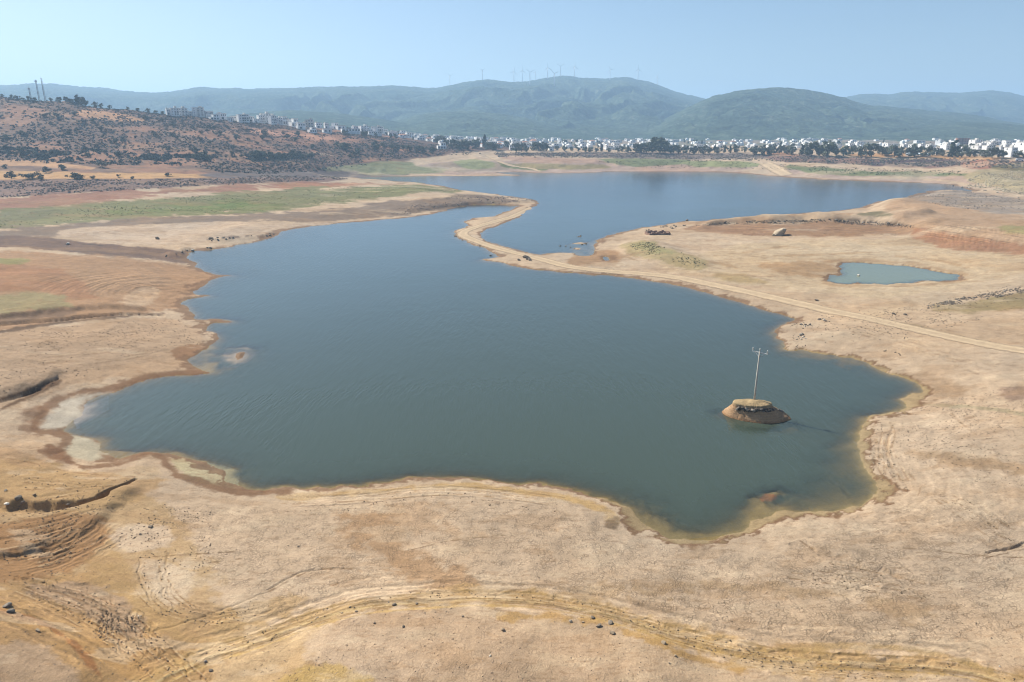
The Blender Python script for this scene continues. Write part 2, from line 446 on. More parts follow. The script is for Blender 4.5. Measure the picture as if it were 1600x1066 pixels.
def var_stroke(X, Y, pts, wd):
    """distance to a line divided by its local half width"""
    best = np.full(X.shape, 1e6, np.float32)
    for i in range(len(pts) - 1):
        ax, ay = pts[i]; bx, by = pts[i + 1]
        vx, vy = bx - ax, by - ay
        L = max(vx * vx + vy * vy, 1e-9)
        t = np.clip(((X - ax) * vx + (Y - ay) * vy) / L, 0, 1)
        r = np.hypot(X - ax - t * vx, Y - ay - t * vy) / (wd[i] + (wd[i + 1] - wd[i]) * t)
        np.minimum(best, r, out=best)
    return best

def box_mask(X, Y, pts, pad):
    p = np.asarray(pts)
    return (X > p[:, 0].min() - pad) & (X < p[:, 0].max() + pad) & (Y > p[:, 1].min() - pad) & (Y < p[:, 1].max() + pad)

def terrain(X, Y):
    """height, signed distance to the water (positive on land), distance to the road"""
    X = np.atleast_1d(np.asarray(X, np.float32)); Y = np.atleast_1d(np.asarray(Y, np.float32))
    amp = .0045 * Y
    wx = X + amp * fbm(X / Y * 100, 100 * np.log(Y), 2.2, 3, 1); wy = Y + amp * 1.6 * fbm(X / Y * 100, 100 * np.log(Y), 2.2, 3, 2)
    dl = np.full(X.shape, 400.0, np.float32)
    near = Y < 1150
    nx, ny = wx[near], wy[near]
    if nx.size:
        d = np.minimum(sdf(nx, ny, lake_w), sdf(nx, ny, basin_w))
        d = np.minimum(d, sdf(nx, ny, pond_w))
        for p in pud_w: d = np.minimum(d, sdf(nx, ny, p))
        for p in islet_w: d = np.maximum(d, -sdf(nx, ny, p))
        dl[near] = d
    zb = zbase(X, Y)
    bh = .42; bl = 1.1 + .006 * Y
    land = bh * (1 - np.exp(-np.maximum(dl, 0) / bl)) + (np.maximum(zb, .5) - bh) * sstep(0, 1, dl / (8 + .055 * Y))
    wl = 6.0 + .012 * Y + 6 * sstep(95, 70, Y)
    dep = np.full(X.shape, 3.0, np.float32)
    for p, k in shal_w:
        m = box_mask(X, Y, p, .02 * 400)
        if m.any():
            s = sdf(X[m], Y[m], p); e = .028 * Y[m] + .3
            dep[m] *= 1 - (1 - k) * sstep(e, -e, s + e * fbm(X[m], Y[m], 3.0, 3, 5))
    wat = -dep * (1 - np.exp(np.minimum(dl, 0) / wl))
    z = np.where(dl > 0, land, wat)
    on = sstep(.4, 5, dl)
    for p, h, e in lift_w:
        m = box_mask(X, Y, p, e * 2 + 5)
        if m.any():
            s = sdf(X[m], Y[m], p) + e * .35 * fbm(X[m], Y[m], e * 1.4, 3, 9)
            z[m] += h * sstep(e * .5, -e * .5, s) * on[m]
    droad = np.full(X.shape, 1e3, np.float32)
    m = box_mask(X, Y, road_w, 20)
    if m.any(): droad[m] = seg_dist(X[m], Y[m], road_w)
    rough = on * sstep(ROAD_W * .9, ROAD_W * 1.7, droad)
    big = fbm(X, Y, 16, 4, 3) * (.13 + .0011 * Y)
    small = fbm(X, Y, 2.6, 4, 4) * .10
    z += rough * (big * sstep(2, 25, dl) + small * sstep(0, 6, dl) * (Y < 500))
    for p, wd, dp in cut_w:
        m = box_mask(X, Y, p, 6)
        if m.any():
            j = fbm(X[m], Y[m], 1.6, 3, 11)
            r = var_stroke(X[m] + .35 * j, Y[m] + .5 * j, p, wd)
            z[m] -= dp * sstep(1.15, .45, r) * on[m]
    return z, dl, droad

_Ys = np.geomspace(40, 3200, 900).astype(np.float32)
def ground_at(px, py):
    """where the line of sight of a survey position meets the ground"""
    x, y, zz = ray(px, py)
    X = _Ys * (x / y); Zr = H + _Ys * (zz / y)
    z = terrain(X, _Ys)[0]
    hit = np.nonzero(Zr < z)[0]
    if len(hit) == 0: return None
    i = max(hit[0], 1)
    a, b = Zr[i - 1] - z[i - 1], Zr[i] - z[i]
    t = a / (a - b + 1e-9)
    Yh = float(_Ys[i - 1] + (_Ys[i] - _Ys[i - 1]) * t)
    return Yh * x / y, Yh, float(z[i - 1] + (z[i] - z[i - 1]) * t)

# ------------------------------------------------------------------ ground sheet
rows = [20, 26, 32]
py = 1230.0
while True:
    Yr = at(800, py)[1]
    if Yr > 36: break
    py -= 2
while Yr < 330:
    rows.append(Yr); py -= 1.35; Yr = at(800, py)[1]
Yr = rows[-1]
while Yr < 1250: Yr += 1.5 + .0012 * Yr; rows.append(Yr)
while Yr < 12000: Yr *= 1.05; rows.append(Yr)
rows = np.array(rows, np.float32)
cols = np.concatenate([np.linspace(-2.2, -1.02, 40, endpoint=False), np.linspace(-1.02, 1.02, 1340), np.linspace(1.04, 2.2, 40)]).astype(np.float32)
nr, nc = len(rows), len(cols)
GY = np.repeat(rows, nc); GX = (rows[:, None] * cols[None, :]).ravel()
GZ, GD, GR = terrain(GX, GY)
PX, PY = proj(GX, GY, GZ)
print('ground', nr, nc, nr * nc)

# soil colours
col = np.empty((nr * nc, 3), np.float32); col[:] = soil(211, 184, 153)
crack = np.zeros(nr * nc, np.float32)
terr = np.zeros(nr * nc, np.float32); phase = np.zeros(nr * nc, np.float32)
land = GD > 0
NB = fbm(GX / GY * 400, 400 * np.log(GY), 22, 5, 21)      # noise whose features grow with distance from the camera's foot
NW = fbm(GX, GY * 1.3, 2.2, 5, 23, .62) * sstep(420, 160, GY)       # ragged edges close by
NF = fbm(GX / GY * 400, 400 * np.log(GY), 6, 4, 22)

def pmask(pts, pad):
    p = np.asarray(pts)
    return np.nonzero((PX > p[:, 0].min() - pad) & (PX < p[:, 0].max() + pad) & (PY > p[:, 1].min() - pad) & (PY < p[:, 1].max() + pad))[0]

def patch(pts, rgb, feather=8, amt=1.0, warp=1.0, aspect=2.5):
    """a stretch of ground of another colour: outline in survey positions, soft uneven edge"""
    pts = smooth_poly(pts)
    i = pmask(pts, feather * 3)
    if not len(i): return
    a = [(x, y * aspect) for x, y in pts]
    s = sdf(PX[i], PY[i] * aspect, a) + feather * warp * 1.6 * NB[i] + feather * warp * (.9 * NF[i] + 1.0 * NW[i])
    k = (sstep(feather, -feather, s) * amt)[:, None]
    col[i] = col[i] * (1 - k) + soil(*rgb) * k

def stroke(pts, width, rgb, amt=1.0, warp=.6, aspect=2.0, soft=.6):
    pts = smooth_poly(pts, 2, False)
    wmax = width if not hasattr(width, '__len__') else max(width)
    i = pmask(pts, wmax * 3)
    if not len(i): return
    w = width if not hasattr(width, '__len__') else np.interp(PX[i], *width)
    d = seg_dist(PX[i], PY[i] * aspect, [(x, y * aspect) for x, y in pts])
    k = sstep(1 + soft, 1 - soft, d / w + warp * .8 * NB[i] + warp * .7 * NF[i] + warp * .9 * NW[i]) * amt
    if wmax < 3: k = k * sstep(-.45, .3, fbm(PX[i], PY[i] * 2, 16, 3, 71) + .4 * fbm(PX[i], PY[i] * 2, 4, 2, 72))
    k = k[:, None]
    col[i] = col[i] * (1 - k) + soil(*rgb) * k

def zone(curve, reach, amount, scale=1.0, side=None):
    """old strand lines: terrace steps that run parallel to a curve"""
    cw = W(smooth_poly(curve, 1, False), 1.5)
    i = np.nonzero(box_mask(GX, GY, cw, reach))[0]
    d = seg_dist(GX[i], GY[i], cw)
    k = sstep(reach, reach * .55, d + reach * .25 * NB[i]) * amount
    e = np.minimum(np.hypot(GX[i] - cw[0][0], GY[i] - cw[0][1]), np.hypot(GX[i] - cw[-1][0], GY[i] - cw[-1][1]))
    k *= sstep(.02, .7, (e - d) / reach) * (.35 + .65 * sstep(-.45, .25, NF[i] + .5 * NB[i]))
    d = d + (.25 * NF[i] + .35 * NB[i]) * min(1, reach / 10)
    up = k > terr[i]
    phase[i] = np.where(up, d * scale, phase[i]); terr[i] = np.maximum(terr[i], k)
# ---- left hillside and its foot
patch([(-400,80),(-400,292),(0,292),(150,292),(300,284),(420,277),(520,275),(600,262),(640,250),(720,238),(860,236),(640,205),(400,160),(250,140),(100,110)], (118,90,76), 4)
hm = np.nonzero(inside(PX, PY, [(-400,80),(-400,285),(150,285),(420,272),(640,245),(640,210),(400,170),(250,150),(100,120)]))[0]
cl = fbm(GX[hm], GY[hm] * 1.0, 38, 4, 31) + .25 * fbm(GX[hm], GY[hm], 9, 3, 32)
k = sstep(.05, .45, cl)[:, None] * .65
col[hm] = col[hm] * (1 - k) + soil(184, 130, 96) * k
patch([(120,172),(175,177),(232,186),(224,193),(170,187),(118,181)], (212,158,112), 3)
patch([(380,198),(430,204),(530,216),(540,222),(450,214),(390,207)], (206,150,118), 3)
patch([(-300,250),(0,249),(60,252),(150,261),(140,266),(60,259),(0,258),(-300,262)], (208,160,115), 3)
patch([(-300,268),(0,266),(120,269),(250,270),(345,273),(345,277),(220,280),(100,279),(0,280),(-300,284)], (213,165,108), 3)
patch([(-300,284),(0,283),(120,281),(300,280),(420,276),(520,278),(545,281),(500,286),(400,286),(280,293),(150,300),(0,309),(-300,318)], (136,108,96), 3)
patch([(300,272),(420,266),(520,268),(640,266),(640,276),(540,277),(420,277),(330,278)], (112,100,98), 3)
patch([(500,262),(560,256),(640,252),(660,262),(600,268),(520,268)], (140,142,100), 4)
patch([(-300,318),(0,311),(150,300),(300,293),(420,287),(560,285),(640,286),(560,290),(430,297),(300,302),(160,314),(0,330),(-300,345)], (162,110,86), 4, .9, 2.0)
patch([(420,290),(520,286),(640,286),(650,289),(560,291),(440,296)], (184,128,92), 4, .9, 1.8)
patch([(-300,345),(0,332),(150,319),(300,305),(430,298),(560,290),(640,286),(700,292),(722,298),(640,304),(560,312),(480,325),(400,335),(300,335),(150,345),(0,360),(-300,378)], (130,130,82), 5, .95, 1.8)
patch([(150,331),(260,322),(370,313),(430,315),(480,316),(430,326),(400,333),(320,336),(200,333)], (122,130,68), 6, .75, 1.6)
patch([(250,327),(330,319),(390,318),(400,324),(330,329)], (112,132,62), 5, .7)
patch([(560,292),(640,288),(700,293),(690,299),(600,302),(540,304)], (132,134,82), 4)
patch([(-40,335),(120,325),(60,345),(-40,352)], (120,118,84), 4, .7)
patch([(-300,378),(0,358),(100,352),(180,345),(300,338),(400,334),(520,326),(640,312),(720,304),(790,309),(815,316),(760,320),(700,325),(600,340),(480,350),(400,345),(300,348),(200,355),(100,370),(0,372),(-300,390)], (144,124,106), 4, 1, 1.6)
patch([(70,362),(180,353),(280,349),(380,347),(430,351),(520,346),(620,339),(560,346),(480,354),(430,364),(330,372),(300,382),(200,384),(130,376)], (208,182,154), 3)
patch([(-300,382),(0,368),(80,371),(150,379),(220,387),(280,393),(322,403),(312,413),(280,411),(230,404),(150,398),(60,389),(0,386),(-300,400)], (124,99,85), 3)
stroke([(100,383),(140,381),(165,384)], 2.0, (85,72,66)); stroke([(325,374),(370,370),(430,366)], 2.5, (110,92,80), .8)
# ---- western shore
patch([(-400,392),(0,389),(150,401),(280,413),(345,430),(305,455),(290,480),(250,489),(120,498),(0,518),(-400,570)], (184,145,108), 5)
patch([(-300,415),(0,412),(100,420),(150,450),(140,474),(60,458),(0,452),(-300,460)], (178,129,92), 8, .8)
patch([(-20,402),(50,405),(40,412),(-20,412)], (130,138,78), 4, .7)
patch([(-300,470),(0,460),(80,455),(118,470),(110,481),(0,492),(-300,520)], (166,150,108), 6)
patch([(-300,520),(0,492),(60,483),(150,480),(80,497),(0,506),(-300,540)], (150,120,94), 5)
patch([(180,478),(210,452),(243,444),(256,460),(228,480)], (210,176,140), 5)
patch([(-400,560),(0,522),(120,504),(250,496),(300,505),(325,540),(300,577),(200,592),(90,605),(0,645),(-400,700)], (200,168,134), 6)
patch([(270,545),(322,538),(335,547),(300,562),(272,563)], (165,120,82), 4, .8)
patch([(30,648),(70,633),(85,655),(55,677),(35,676)], (146,110,82), 7, .8)
for p in ([(0,640),(40,622),(72,605),(92,596)], [(0,625),(40,612),(80,597)]): stroke(p, 4.5, (112,80,52), .9, .8)
stroke([(-60,528),(0,519),(60,509),(130,500),(200,493),(255,490)], 3.5, (112,88,68), .9, .8)
stroke([(60,505),(140,492),(230,489)], 4, (148,112,82), .6)
patch([(-400,700),(0,690),(60,712),(110,735),(220,735),(270,755),(170,800),(0,800),(-400,850)], (196,158,110), 6, .8)
patch([(-300,700),(0,690),(60,690),(80,712),(40,720),(-300,740)], (208,175,138), 8, .7)
patch([(160,738),(205,728),(232,726),(255,738),(238,752),(205,748)], (214,186,150), 5)
patch([(268,714),(300,722),(348,737),(358,755),(374,763),(330,757),(292,746),(274,731)], (206,190,150), 4, .95, 1.2)
# ---- near shore and foreground
patch([(-200,700),(60,715),(230,760),(300,850),(330,960),(480,985),(520,1090),(-200,1090)], (194,160,112), 20, .72)
patch([(-200,915),(60,895),(180,880),(240,955),(330,1015),(330,1100),(-200,1100)], (178,140,92), 16, .75)
patch([(535,795),(590,790),(605,830),(645,868),(720,895),(745,918),(690,928),(620,893),(555,850)], (176,134,90), 20, .6)
patch([(560,800),(640,790),(720,800),(760,830),(690,840),(600,830)], (190,152,112), 22, .45)
stroke([(880,938),(1000,915),(1200,918),(1350,935),(1440,957)], 20, (184,152,112), .55, 1.2)
stroke([(440,777),(560,771),(640,761),(720,758),(800,766),(880,776),(940,795),(965,815)], 8, (206,168,108), .8)
patch([(-100,815),(0,820),(140,798),(175,820),(150,860),(110,900),(0,910),(-100,930)], (166,124,82), 8, .85)
patch([(175,832),(215,818),(262,825),(266,850),(225,866),(190,862)], (218,192,162), 6)
patch([(205,868),(250,872),(300,890),(296,925),(265,952),(222,915)], (214,188,156), 7)
patch([(160,860),(200,880),(225,930),(270,960),(330,965),(400,935),(470,930),(480,950),(400,985),(300,1000),(200,990),(120,930)], (188,154,106), 12, .7)
patch([(20,915),(150,905),(235,960),(215,1005),(150,965)], (174,147,120), 8, .8)
stroke([(-60,925),(0,950),(90,990),(180,1030),(270,1080)], 22, (190,150,98), .85, .9)
stroke([(0,955),(60,968),(110,1000),(150,1045),(170,1080)], 7, (160,108,66), .8, .8)
patch([(-100,1012),(0,1002),(60,1000),(112,1040),(130,1110),(-100,1110)], (182,154,124), 8)
patch([(500,1000),(560,955),(700,950),(780,975),(900,1000),(1000,1030),(1010,1110),(470,1110)], (201,173,143), 14, .8)
patch([(360,985),(480,965),(520,975),(470,1010),(400,1066),(330,1066)], (206,176,136), 10, .8)
patch([(440,1045),(530,1032),(600,1070),(440,1090)], (206,172,106), 9, .8)
TRK = [(180,1100),(300,1030),(400,1000),(480,968),(560,945),(650,937),(750,931),(850,936),(950,957),(1050,987),(1150,1012),(1250,1029),(1400,1034),(1500,1042),(1600,1068)]
stroke(TRK, 22, (192,158,108), .8, .7)
stroke([(980,970),(1080,1005),(1200,1035),(1300,1045),(1450,1052)], 22, (200,168,116), .6, 1.0)
stroke([(800,965),(870,960),(950,975),(1010,1000),(1090,1030),(1150,1045)], 12, (196,156,92), .75, .9)
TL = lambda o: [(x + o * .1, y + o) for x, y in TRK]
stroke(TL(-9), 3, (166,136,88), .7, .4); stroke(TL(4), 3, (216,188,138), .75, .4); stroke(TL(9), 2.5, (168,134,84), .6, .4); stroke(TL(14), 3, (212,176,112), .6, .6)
stroke([(1180,1018),(1300,1008),(1420,1012),(1500,1030),(1560,1055)], 9, (184,154,104), .7, .6)
for p, w_ in (([(420,925),(450,908),(480,893),(520,888),(560,890),(566,898)], 1.8), ([(520,915),(545,905),(562,900)], 1.4), ([(215,872),(300,866),(370,862)], 2), ([(250,885),(330,880),(380,872)], 1.4), ([(640,860),(700,845),(790,836)], 1.0), ([(960,808),(975,812),(985,812)], 2.5), ([(1540,872),(1565,866),(1600,859)], 2), ([(1330,852),(1440,858),(1520,868),(1600,872)], 1.6), ([(1250,845),(1275,862),(1300,882)], 2.4)):
    stroke(p, w_, (118,86,56), .75, .5)
patch([(950,812),(966,806),(970,818),(962,828),(948,826)], (120,98,74), 3, .8)
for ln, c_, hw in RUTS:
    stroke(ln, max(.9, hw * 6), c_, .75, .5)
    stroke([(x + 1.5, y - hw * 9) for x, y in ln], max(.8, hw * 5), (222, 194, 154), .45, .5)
# ---- eastern shore
patch([(1230,560),(1320,570),(1420,640),(1600,660),(1700,700),(1700,500),(1500,520),(1350,520)], (208,181,150), 10, .5)
patch([(1385,580),(1450,585),(1530,615),(1480,628),(1420,610)], (178,148,116), 8, .7)
patch([(1560,610),(1600,600),(1640,605),(1600,625),(1570,630)], (150,120,100), 6, .7)
stroke([(1440,632),(1500,634),(1560,640),(1620,650)], 5, (168,156,122), .7, .8)
patch([(1400,704),(1480,702),(1560,718),(1640,730),(1640,748),(1540,735),(1460,722)], (176,144,108), 8, .75)
for p in ([(1390,660),(1400,680),(1392,700)], [(1370,690),(1375,720),(1400,735)], [(1420,740),(1440,760),(1432,780)], [(1480,640),(1500,660),(1525,680)], [(1460,780),(1560,850),(1600,872)]): stroke(p, 1.6, (168,136,102), .7, .6)
patch([(1100,440),(1250,450),(1330,440),(1420,470),(1400,500),(1250,475)], (208,178,144), 6, .7)
stroke([(1380,500),(1450,512),(1540,535),(1620,548)], 3, (160,140,108), .7)
patch([(1330,492),(1400,470),(1480,450),(1560,430),(1620,410),(1720,385),(1720,420),(1620,440),(1540,458),(1450,480),(1370,498)], (209,183,150), 6, .8)
patch([(1450,482),(1500,474),(1600,455),(1680,445),(1680,475),(1560,485),(1500,490)], (168,148,108), 4)
patch([(1400,520),(1520,500),(1640,490),(1640,545),(1540,530)], (206,176,142), 8, .6)
patch([(1010,415),(1090,395),(1200,375),(1300,376),(1420,372),(1500,388),(1640,400),(1640,420),(1480,450),(1400,470),(1250,455),(1120,440)], (213,187,152), 5)
patch([(1190,414),(1250,408),(1300,402),(1330,405),(1310,412),(1312,428),(1285,440),(1220,430),(1195,424)], (186,148,106), 6, .75, 1.4)
stroke([(1285,440),(1310,448),(1360,446),(1430,446),(1510,438),(1512,430),(1475,421),(1412,410),(1330,405)], 4, (178,142,102), .5, 1.0)
for p in ([(1210,400),(1290,398),(1360,394)], [(1160,395),(1220,385),(1260,388)], [(1400,400),(1470,408),(1500,415)], [(1060,405),(1120,410),(1150,418)]): stroke(p, 3, (184,148,106), .6, 1.0)
patch([(972,383),(1008,374),(1062,391),(1112,412),(1092,423),(1030,410),(985,397)], (184,164,122), 5)
patch([(985,383),(1010,377),(1050,391),(1060,400),(1010,395)], (160,154,104), 5, .6)
patch([(1100,425),(1180,430),(1210,445),(1140,440)], (182,155,105), 5, .7)
patch([(1075,354),(1130,348),(1200,347),(1300,345),(1425,352),(1435,364),(1300,370),(1150,368),(1090,362)], (166,128,96), 4, .85, 1.5)
stroke([(1090,349),(1130,346),(1200,345),(1290,342),(1360,346),(1425,352)], 3, (104,84,64), .85, .9)
patch([(1430,352),(1500,364),(1600,381),(1720,390),(1720,405),(1600,398),(1500,391),(1430,374)], (178,128,94), 5, .85)
patch([(1380,318),(1440,305),(1600,320),(1720,330),(1720,390),(1600,383),(1450,357),(1400,347)], (194,162,130), 5)
patch([(1400,309),(1450,298),(1500,297),(1600,313),(1720,325),(1720,340),(1600,338),(1500,326),(1440,313)], (170,154,138), 4)
patch([(1555,352),(1620,350),(1640,362),(1580,368)], (160,152,100), 5, .8)
patch([(1340,334),(1370,331),(1400,334),(1390,339),(1350,338)], (112,108,74), 3, .8)
patch([(1050,350),(1200,337),(1330,332),(1330,342),(1200,345),(1090,350)], (196,160,124), 3, .8)
patch([(900,400),(960,390),(975,405),(960,420),(880,412)], (178,138,98), 4, .8)
# ---- far shore
patch([(640,256),(800,250),(1000,252),(1200,258),(1400,272),(1480,282),(1620,300),(1620,284),(1480,272),(1300,280),(1200,274),(1000,270),(640,275)], (196,168,148), 2)
patch([(640,262),(700,254),(780,252),(830,262),(780,266),(700,268)], (172,152,130), 3)
patch([(560,262),(640,258),(700,262),(690,270),(640,273),(560,274)], (150,150,108), 3)
patch([(712,252),(745,249),(775,254),(770,262),(735,264),(718,258)], (150,160,100), 3, .7)
patch([(775,252),(800,258),(860,264),(850,268),(790,262)], (122,130,78), 2)
patch([(780,243),(860,245),(950,250),(950,256),(860,254),(790,250)], (196,160,134), 3)
patch([(800,256),(870,258),(940,256),(960,262),(900,266),(830,264)], (168,150,104), 3)
patch([(930,248),(1000,246),(1080,249),(1060,257),(1000,262),(950,256)], (136,140,94), 3)
patch([(985,262),(1050,258),(1100,261),(1120,268),(1050,268),(985,267)], (198,164,140), 2)
patch([(1060,254),(1140,250),(1200,256),(1180,262),(1100,262)], (158,160,108), 3)
patch([(900,240),(1000,238),(1200,240),(1200,249),(1000,248),(900,246)], (146,126,112), 3)
patch([(780,238),(900,239),(900,246),(780,244)], (134,112,96), 3)
patch([(1195,243),(1330,245),(1400,250),(1560,252),(1540,262),(1400,262),(1320,256),(1200,252)], (150,116,102), 3)
patch([(1365,252),(1440,248),(1520,250),(1500,258),(1420,260),(1350,259)], (96,76,80), 2)
patch([(1500,250),(1600,250),(1640,258),(1540,266),(1500,264)], (178,120,92), 3)
patch([(1330,238),(1420,240),(1560,246),(1560,250),(1420,247),(1320,246)], (206,158,108), 2)
patch([(1190,236),(1230,238),(1250,243),(1200,243)], (188,140,104), 2)
patch([(1215,258),(1300,262),(1380,268),(1520,270),(1510,276),(1360,276),(1270,273)], (130,136,92), 3)
patch([(1260,276),(1330,278),(1420,280),(1480,284),(1480,289),(1330,283)], (200,172,150), 2)
patch([(1520,266),(1560,262),(1700,262),(1700,312),(1600,300),(1500,282)], (188,170,130), 3)
patch([(1545,258),(1600,254),(1700,255),(1700,266),(1600,268),(1550,266)], (126,116,72), 2)
patch([(1190,256),(1215,262),(1235,275),(1200,275),(1150,268),(1180,262)], (206,182,154), 2)
# ---- colour that belongs to the whole sheet
far = GY > 1300
tn = sstep(-.2, .5, fbm(GX, GY, 70, 4, 41))[:, None]
col[far] = (soil(118, 124, 104) * tn + soil(158, 140, 122) * (1 - tn))[far]
# mottled mud: damp brown and bleached pale stretches
mo = fbm(GX / GY * 300, 300 * 2.6 * np.log(GY), 26, 5, 81); mk = land * (GY < 900)
k = (sstep(.28, .62, mo) * mk * .32)[:, None]; col[:] = col * (1 - k) + soil(176, 140, 102) * k
k = (sstep(-.28, -.6, mo) * mk * .40 * np.where((PX < 500) & (PY < 540), .2, 1))[:, None]; col[:] = col * (1 - k) + soil(224, 200, 168) * k
mo = fbm(GX / GY * 300, 300 * 3.5 * np.log(GY), 5, 4, 82)
k = (sstep(.38, .7, mo) * mk * .35)[:, None]; col[:] = col * (1 - k) + soil(160, 126, 92) * k
# wet mud beside the water
u_ = np.where(PX < 500, 1.0, np.where(PX > 940, 1.0, .6)).astype(np.float32)
wet = (.9 + .010 * GY) * u_
in_p = (PX > 1270) & (PX < 1530) & (PY > 395) & (PY < 460); wet = np.where(in_p, wet * .4, wet)
isl = (PY > 545) & (PX < 420)
wet = np.where(isl, 1.9, wet)
east = inside(PX, PY, [(930,775),(1000,850),(1200,850),(1420,780),(1480,600),(1350,540),(1200,540),(1250,560),(1380,600),(1330,700),(1200,800)])
wet = np.where(east, 2.2, wet)
wn_ = wet * np.clip(.75 + .6 * NB + .4 * NF + .75 * NW, .10, 2.0)
k = sstep(wn_ * 1.15, wn_ * .7, GD) * land * (GY < 1200) * .88
pale = inside(PX, PY, [(60,622),(165,608),(170,640),(100,668),(160,682),(170,722),(100,735),(95,700),(40,680)])
mud = np.where(east[:, None], soil(172, 148, 108), soil(146, 114, 86))
col[:] = col * (1 - k[:, None]) + mud * k[:, None]
edge = np.exp(-((GD - wn_ * .95) / (wn_ * .22 + .12)) ** 2) * land * (GY < 260) * (GD < wet * 1.9) * np.where(east, .85, .5)
edge = np.clip(edge, 0, 1)[:, None]
col[:] = col * (1 - edge) + soil(128, 92, 64) * edge
# dried salt-pale flats on the western bay and the brown strand round them
patch([(92,628),(120,616),(152,612),(170,612),(150,622),(128,632),(134,648),(115,660),(95,670),(55,672),(75,648)], (212,198,176), 8, .95, .8)
patch([(102,678),(150,684),(158,700),(168,714),(150,722),(115,716),(100,700)], (204,194,168), 8, .85, .8)
for p, w_ in (([(335,581),(290,582),(230,587),(195,600),(160,609),(130,611),(95,622),(70,640),(52,665),(58,674),(92,676),(108,684),(95,700),(78,706)], 7), ([(78,700),(100,718),(125,728),(160,731),(200,722),(230,706),(252,712),(264,732),(285,746),(340,763),(385,770),(450,769)], 7)):
    stroke(p, w_, (142,106,76), .9, .8, 1.6)
patch([(57,702),(85,698),(110,716),(130,728),(95,724),(65,712)], (146,108,78), 5, .8)
# under the water
uw = GD <= 0
col[uw] = (soil(176, 150, 92) * np.ones((1, 3)))[0]
for p, rgb in (([(255,712),(345,726),(375,736),(372,764),(330,760),(290,745)], (196,182,142)), ([(1150,690),(1380,690),(1380,790),(1200,830),(1000,850),(960,790)], (168,148,104)), ([(1187,779),(1195,771),(1212,773),(1215,779),(1204,784),(1190,784)], (200,140,90)), ([(110,640),(170,620),(170,640),(120,672)], (205,190,180)), ([(345,562),(355,545),(385,541),(400,552),(388,567),(365,572)], (205,180,150))):
    i = np.nonzero(inside(PX, PY, p) & uw)[0]; col[i] = soil(*rgb)
# a broad, gentle unevenness of the soil, its finer grains come from the material
m_ = 1 + .10 * fbm(GX, GY, 9, 5, 51) + .08 * fbm(GX, GY, 45, 3, 52) + .05 * fbm(GX, GY * 2.2, 2.4, 4, 54)
col *= m_[:, None]
warmth = (.045 * fbm(GX, GY, 22, 4, 53))[:, None] * np.array([1, .1, -1.1])
col *= 1 + warmth
np.clip(col, .01, .75, out=col)

# where the dried mud has cracked, and where old water lines have cut steps
crack[:] = .35
for p, a in (([(250,790),(540,780),(860,780),(960,830),(1180,870),(1300,830),(1400,780),(1600,800),(1600,1000),(1400,1010),(1150,985),(950,935),(750,915),(560,925),(420,960),(320,880)], 1.0), ([(480,960),(780,950),(1000,1030),(1000,1100),(480,1100)], .5), ([(0,540),(280,500),(290,570),(90,600),(0,610)], .7)):
    i = pmask(p, 30); s = sdf(PX[i], PY[i], p) + 18 * NB[i]
    crack[i] = np.maximum(crack[i], a * sstep(14, -14, s))
crack *= sstep(.6, 2.5, GD)
zone([(160,478),(165,462),(190,450),(225,443),(330,428)], 28, 1.0, 1.0)
zone([(-20,895),(60,880),(110,852),(145,825),(162,802)], 7, 1.0, 2.2)
zone([(-20,935),(90,975),(150,1002),(250,1052)], 6, .9, 2.4)
zone([(150,955),(175,985),(205,985),(215,955)], 2.5, .8, 3.0)
zone([(1345,680),(1345,712),(1360,745),(1372,768)], 7, .7, 1.6)
zone([(1090,358),(1200,356),(1300,355),(1425,360)], 14, 1.0, .8)
zone([(1430,362),(1500,375),(1620,392)], 16, .8, .8)
zone(TRK, 4.5, .8, 1.6)
zone([(440,777),(560,771),(640,761),(720,758),(800,766),(880,776)], 3, .7, 2.0)
zone([(1180,880),(1300,872),(1420,905),(1480,915)], 8, .35, 1.2)
# faint strand lines follow every shore
sk = .2 * sstep(45, 8, GD) * sstep(1.5, 4, GD) * sstep(-.15, .45, fbm(GX, GY, 28, 3, 83)) * (GY < 420)
up = sk > terr
phase = np.where(up, GD * np.clip(90 / GY, .25, 1.2) * 1.3 + .5 * NB, phase); terr = np.maximum(terr, sk)
terr *= sstep(.5, 2.5, GD)

def add_attr(me, name, arr, kind='FLOAT'):
    a = me.attributes.new(name, kind, 'POINT')
    if kind == 'FLOAT_COLOR':
        a.data.foreach_set('color', np.c_[arr, np.ones(len(arr))].astype(np.float32).ravel())
    else: a.data.foreach_set('value', np.asarray(arr, np.float32))

def attr(n, l, name):
    a = n.new('ShaderNodeAttribute'); a.attribute_name = name; return a

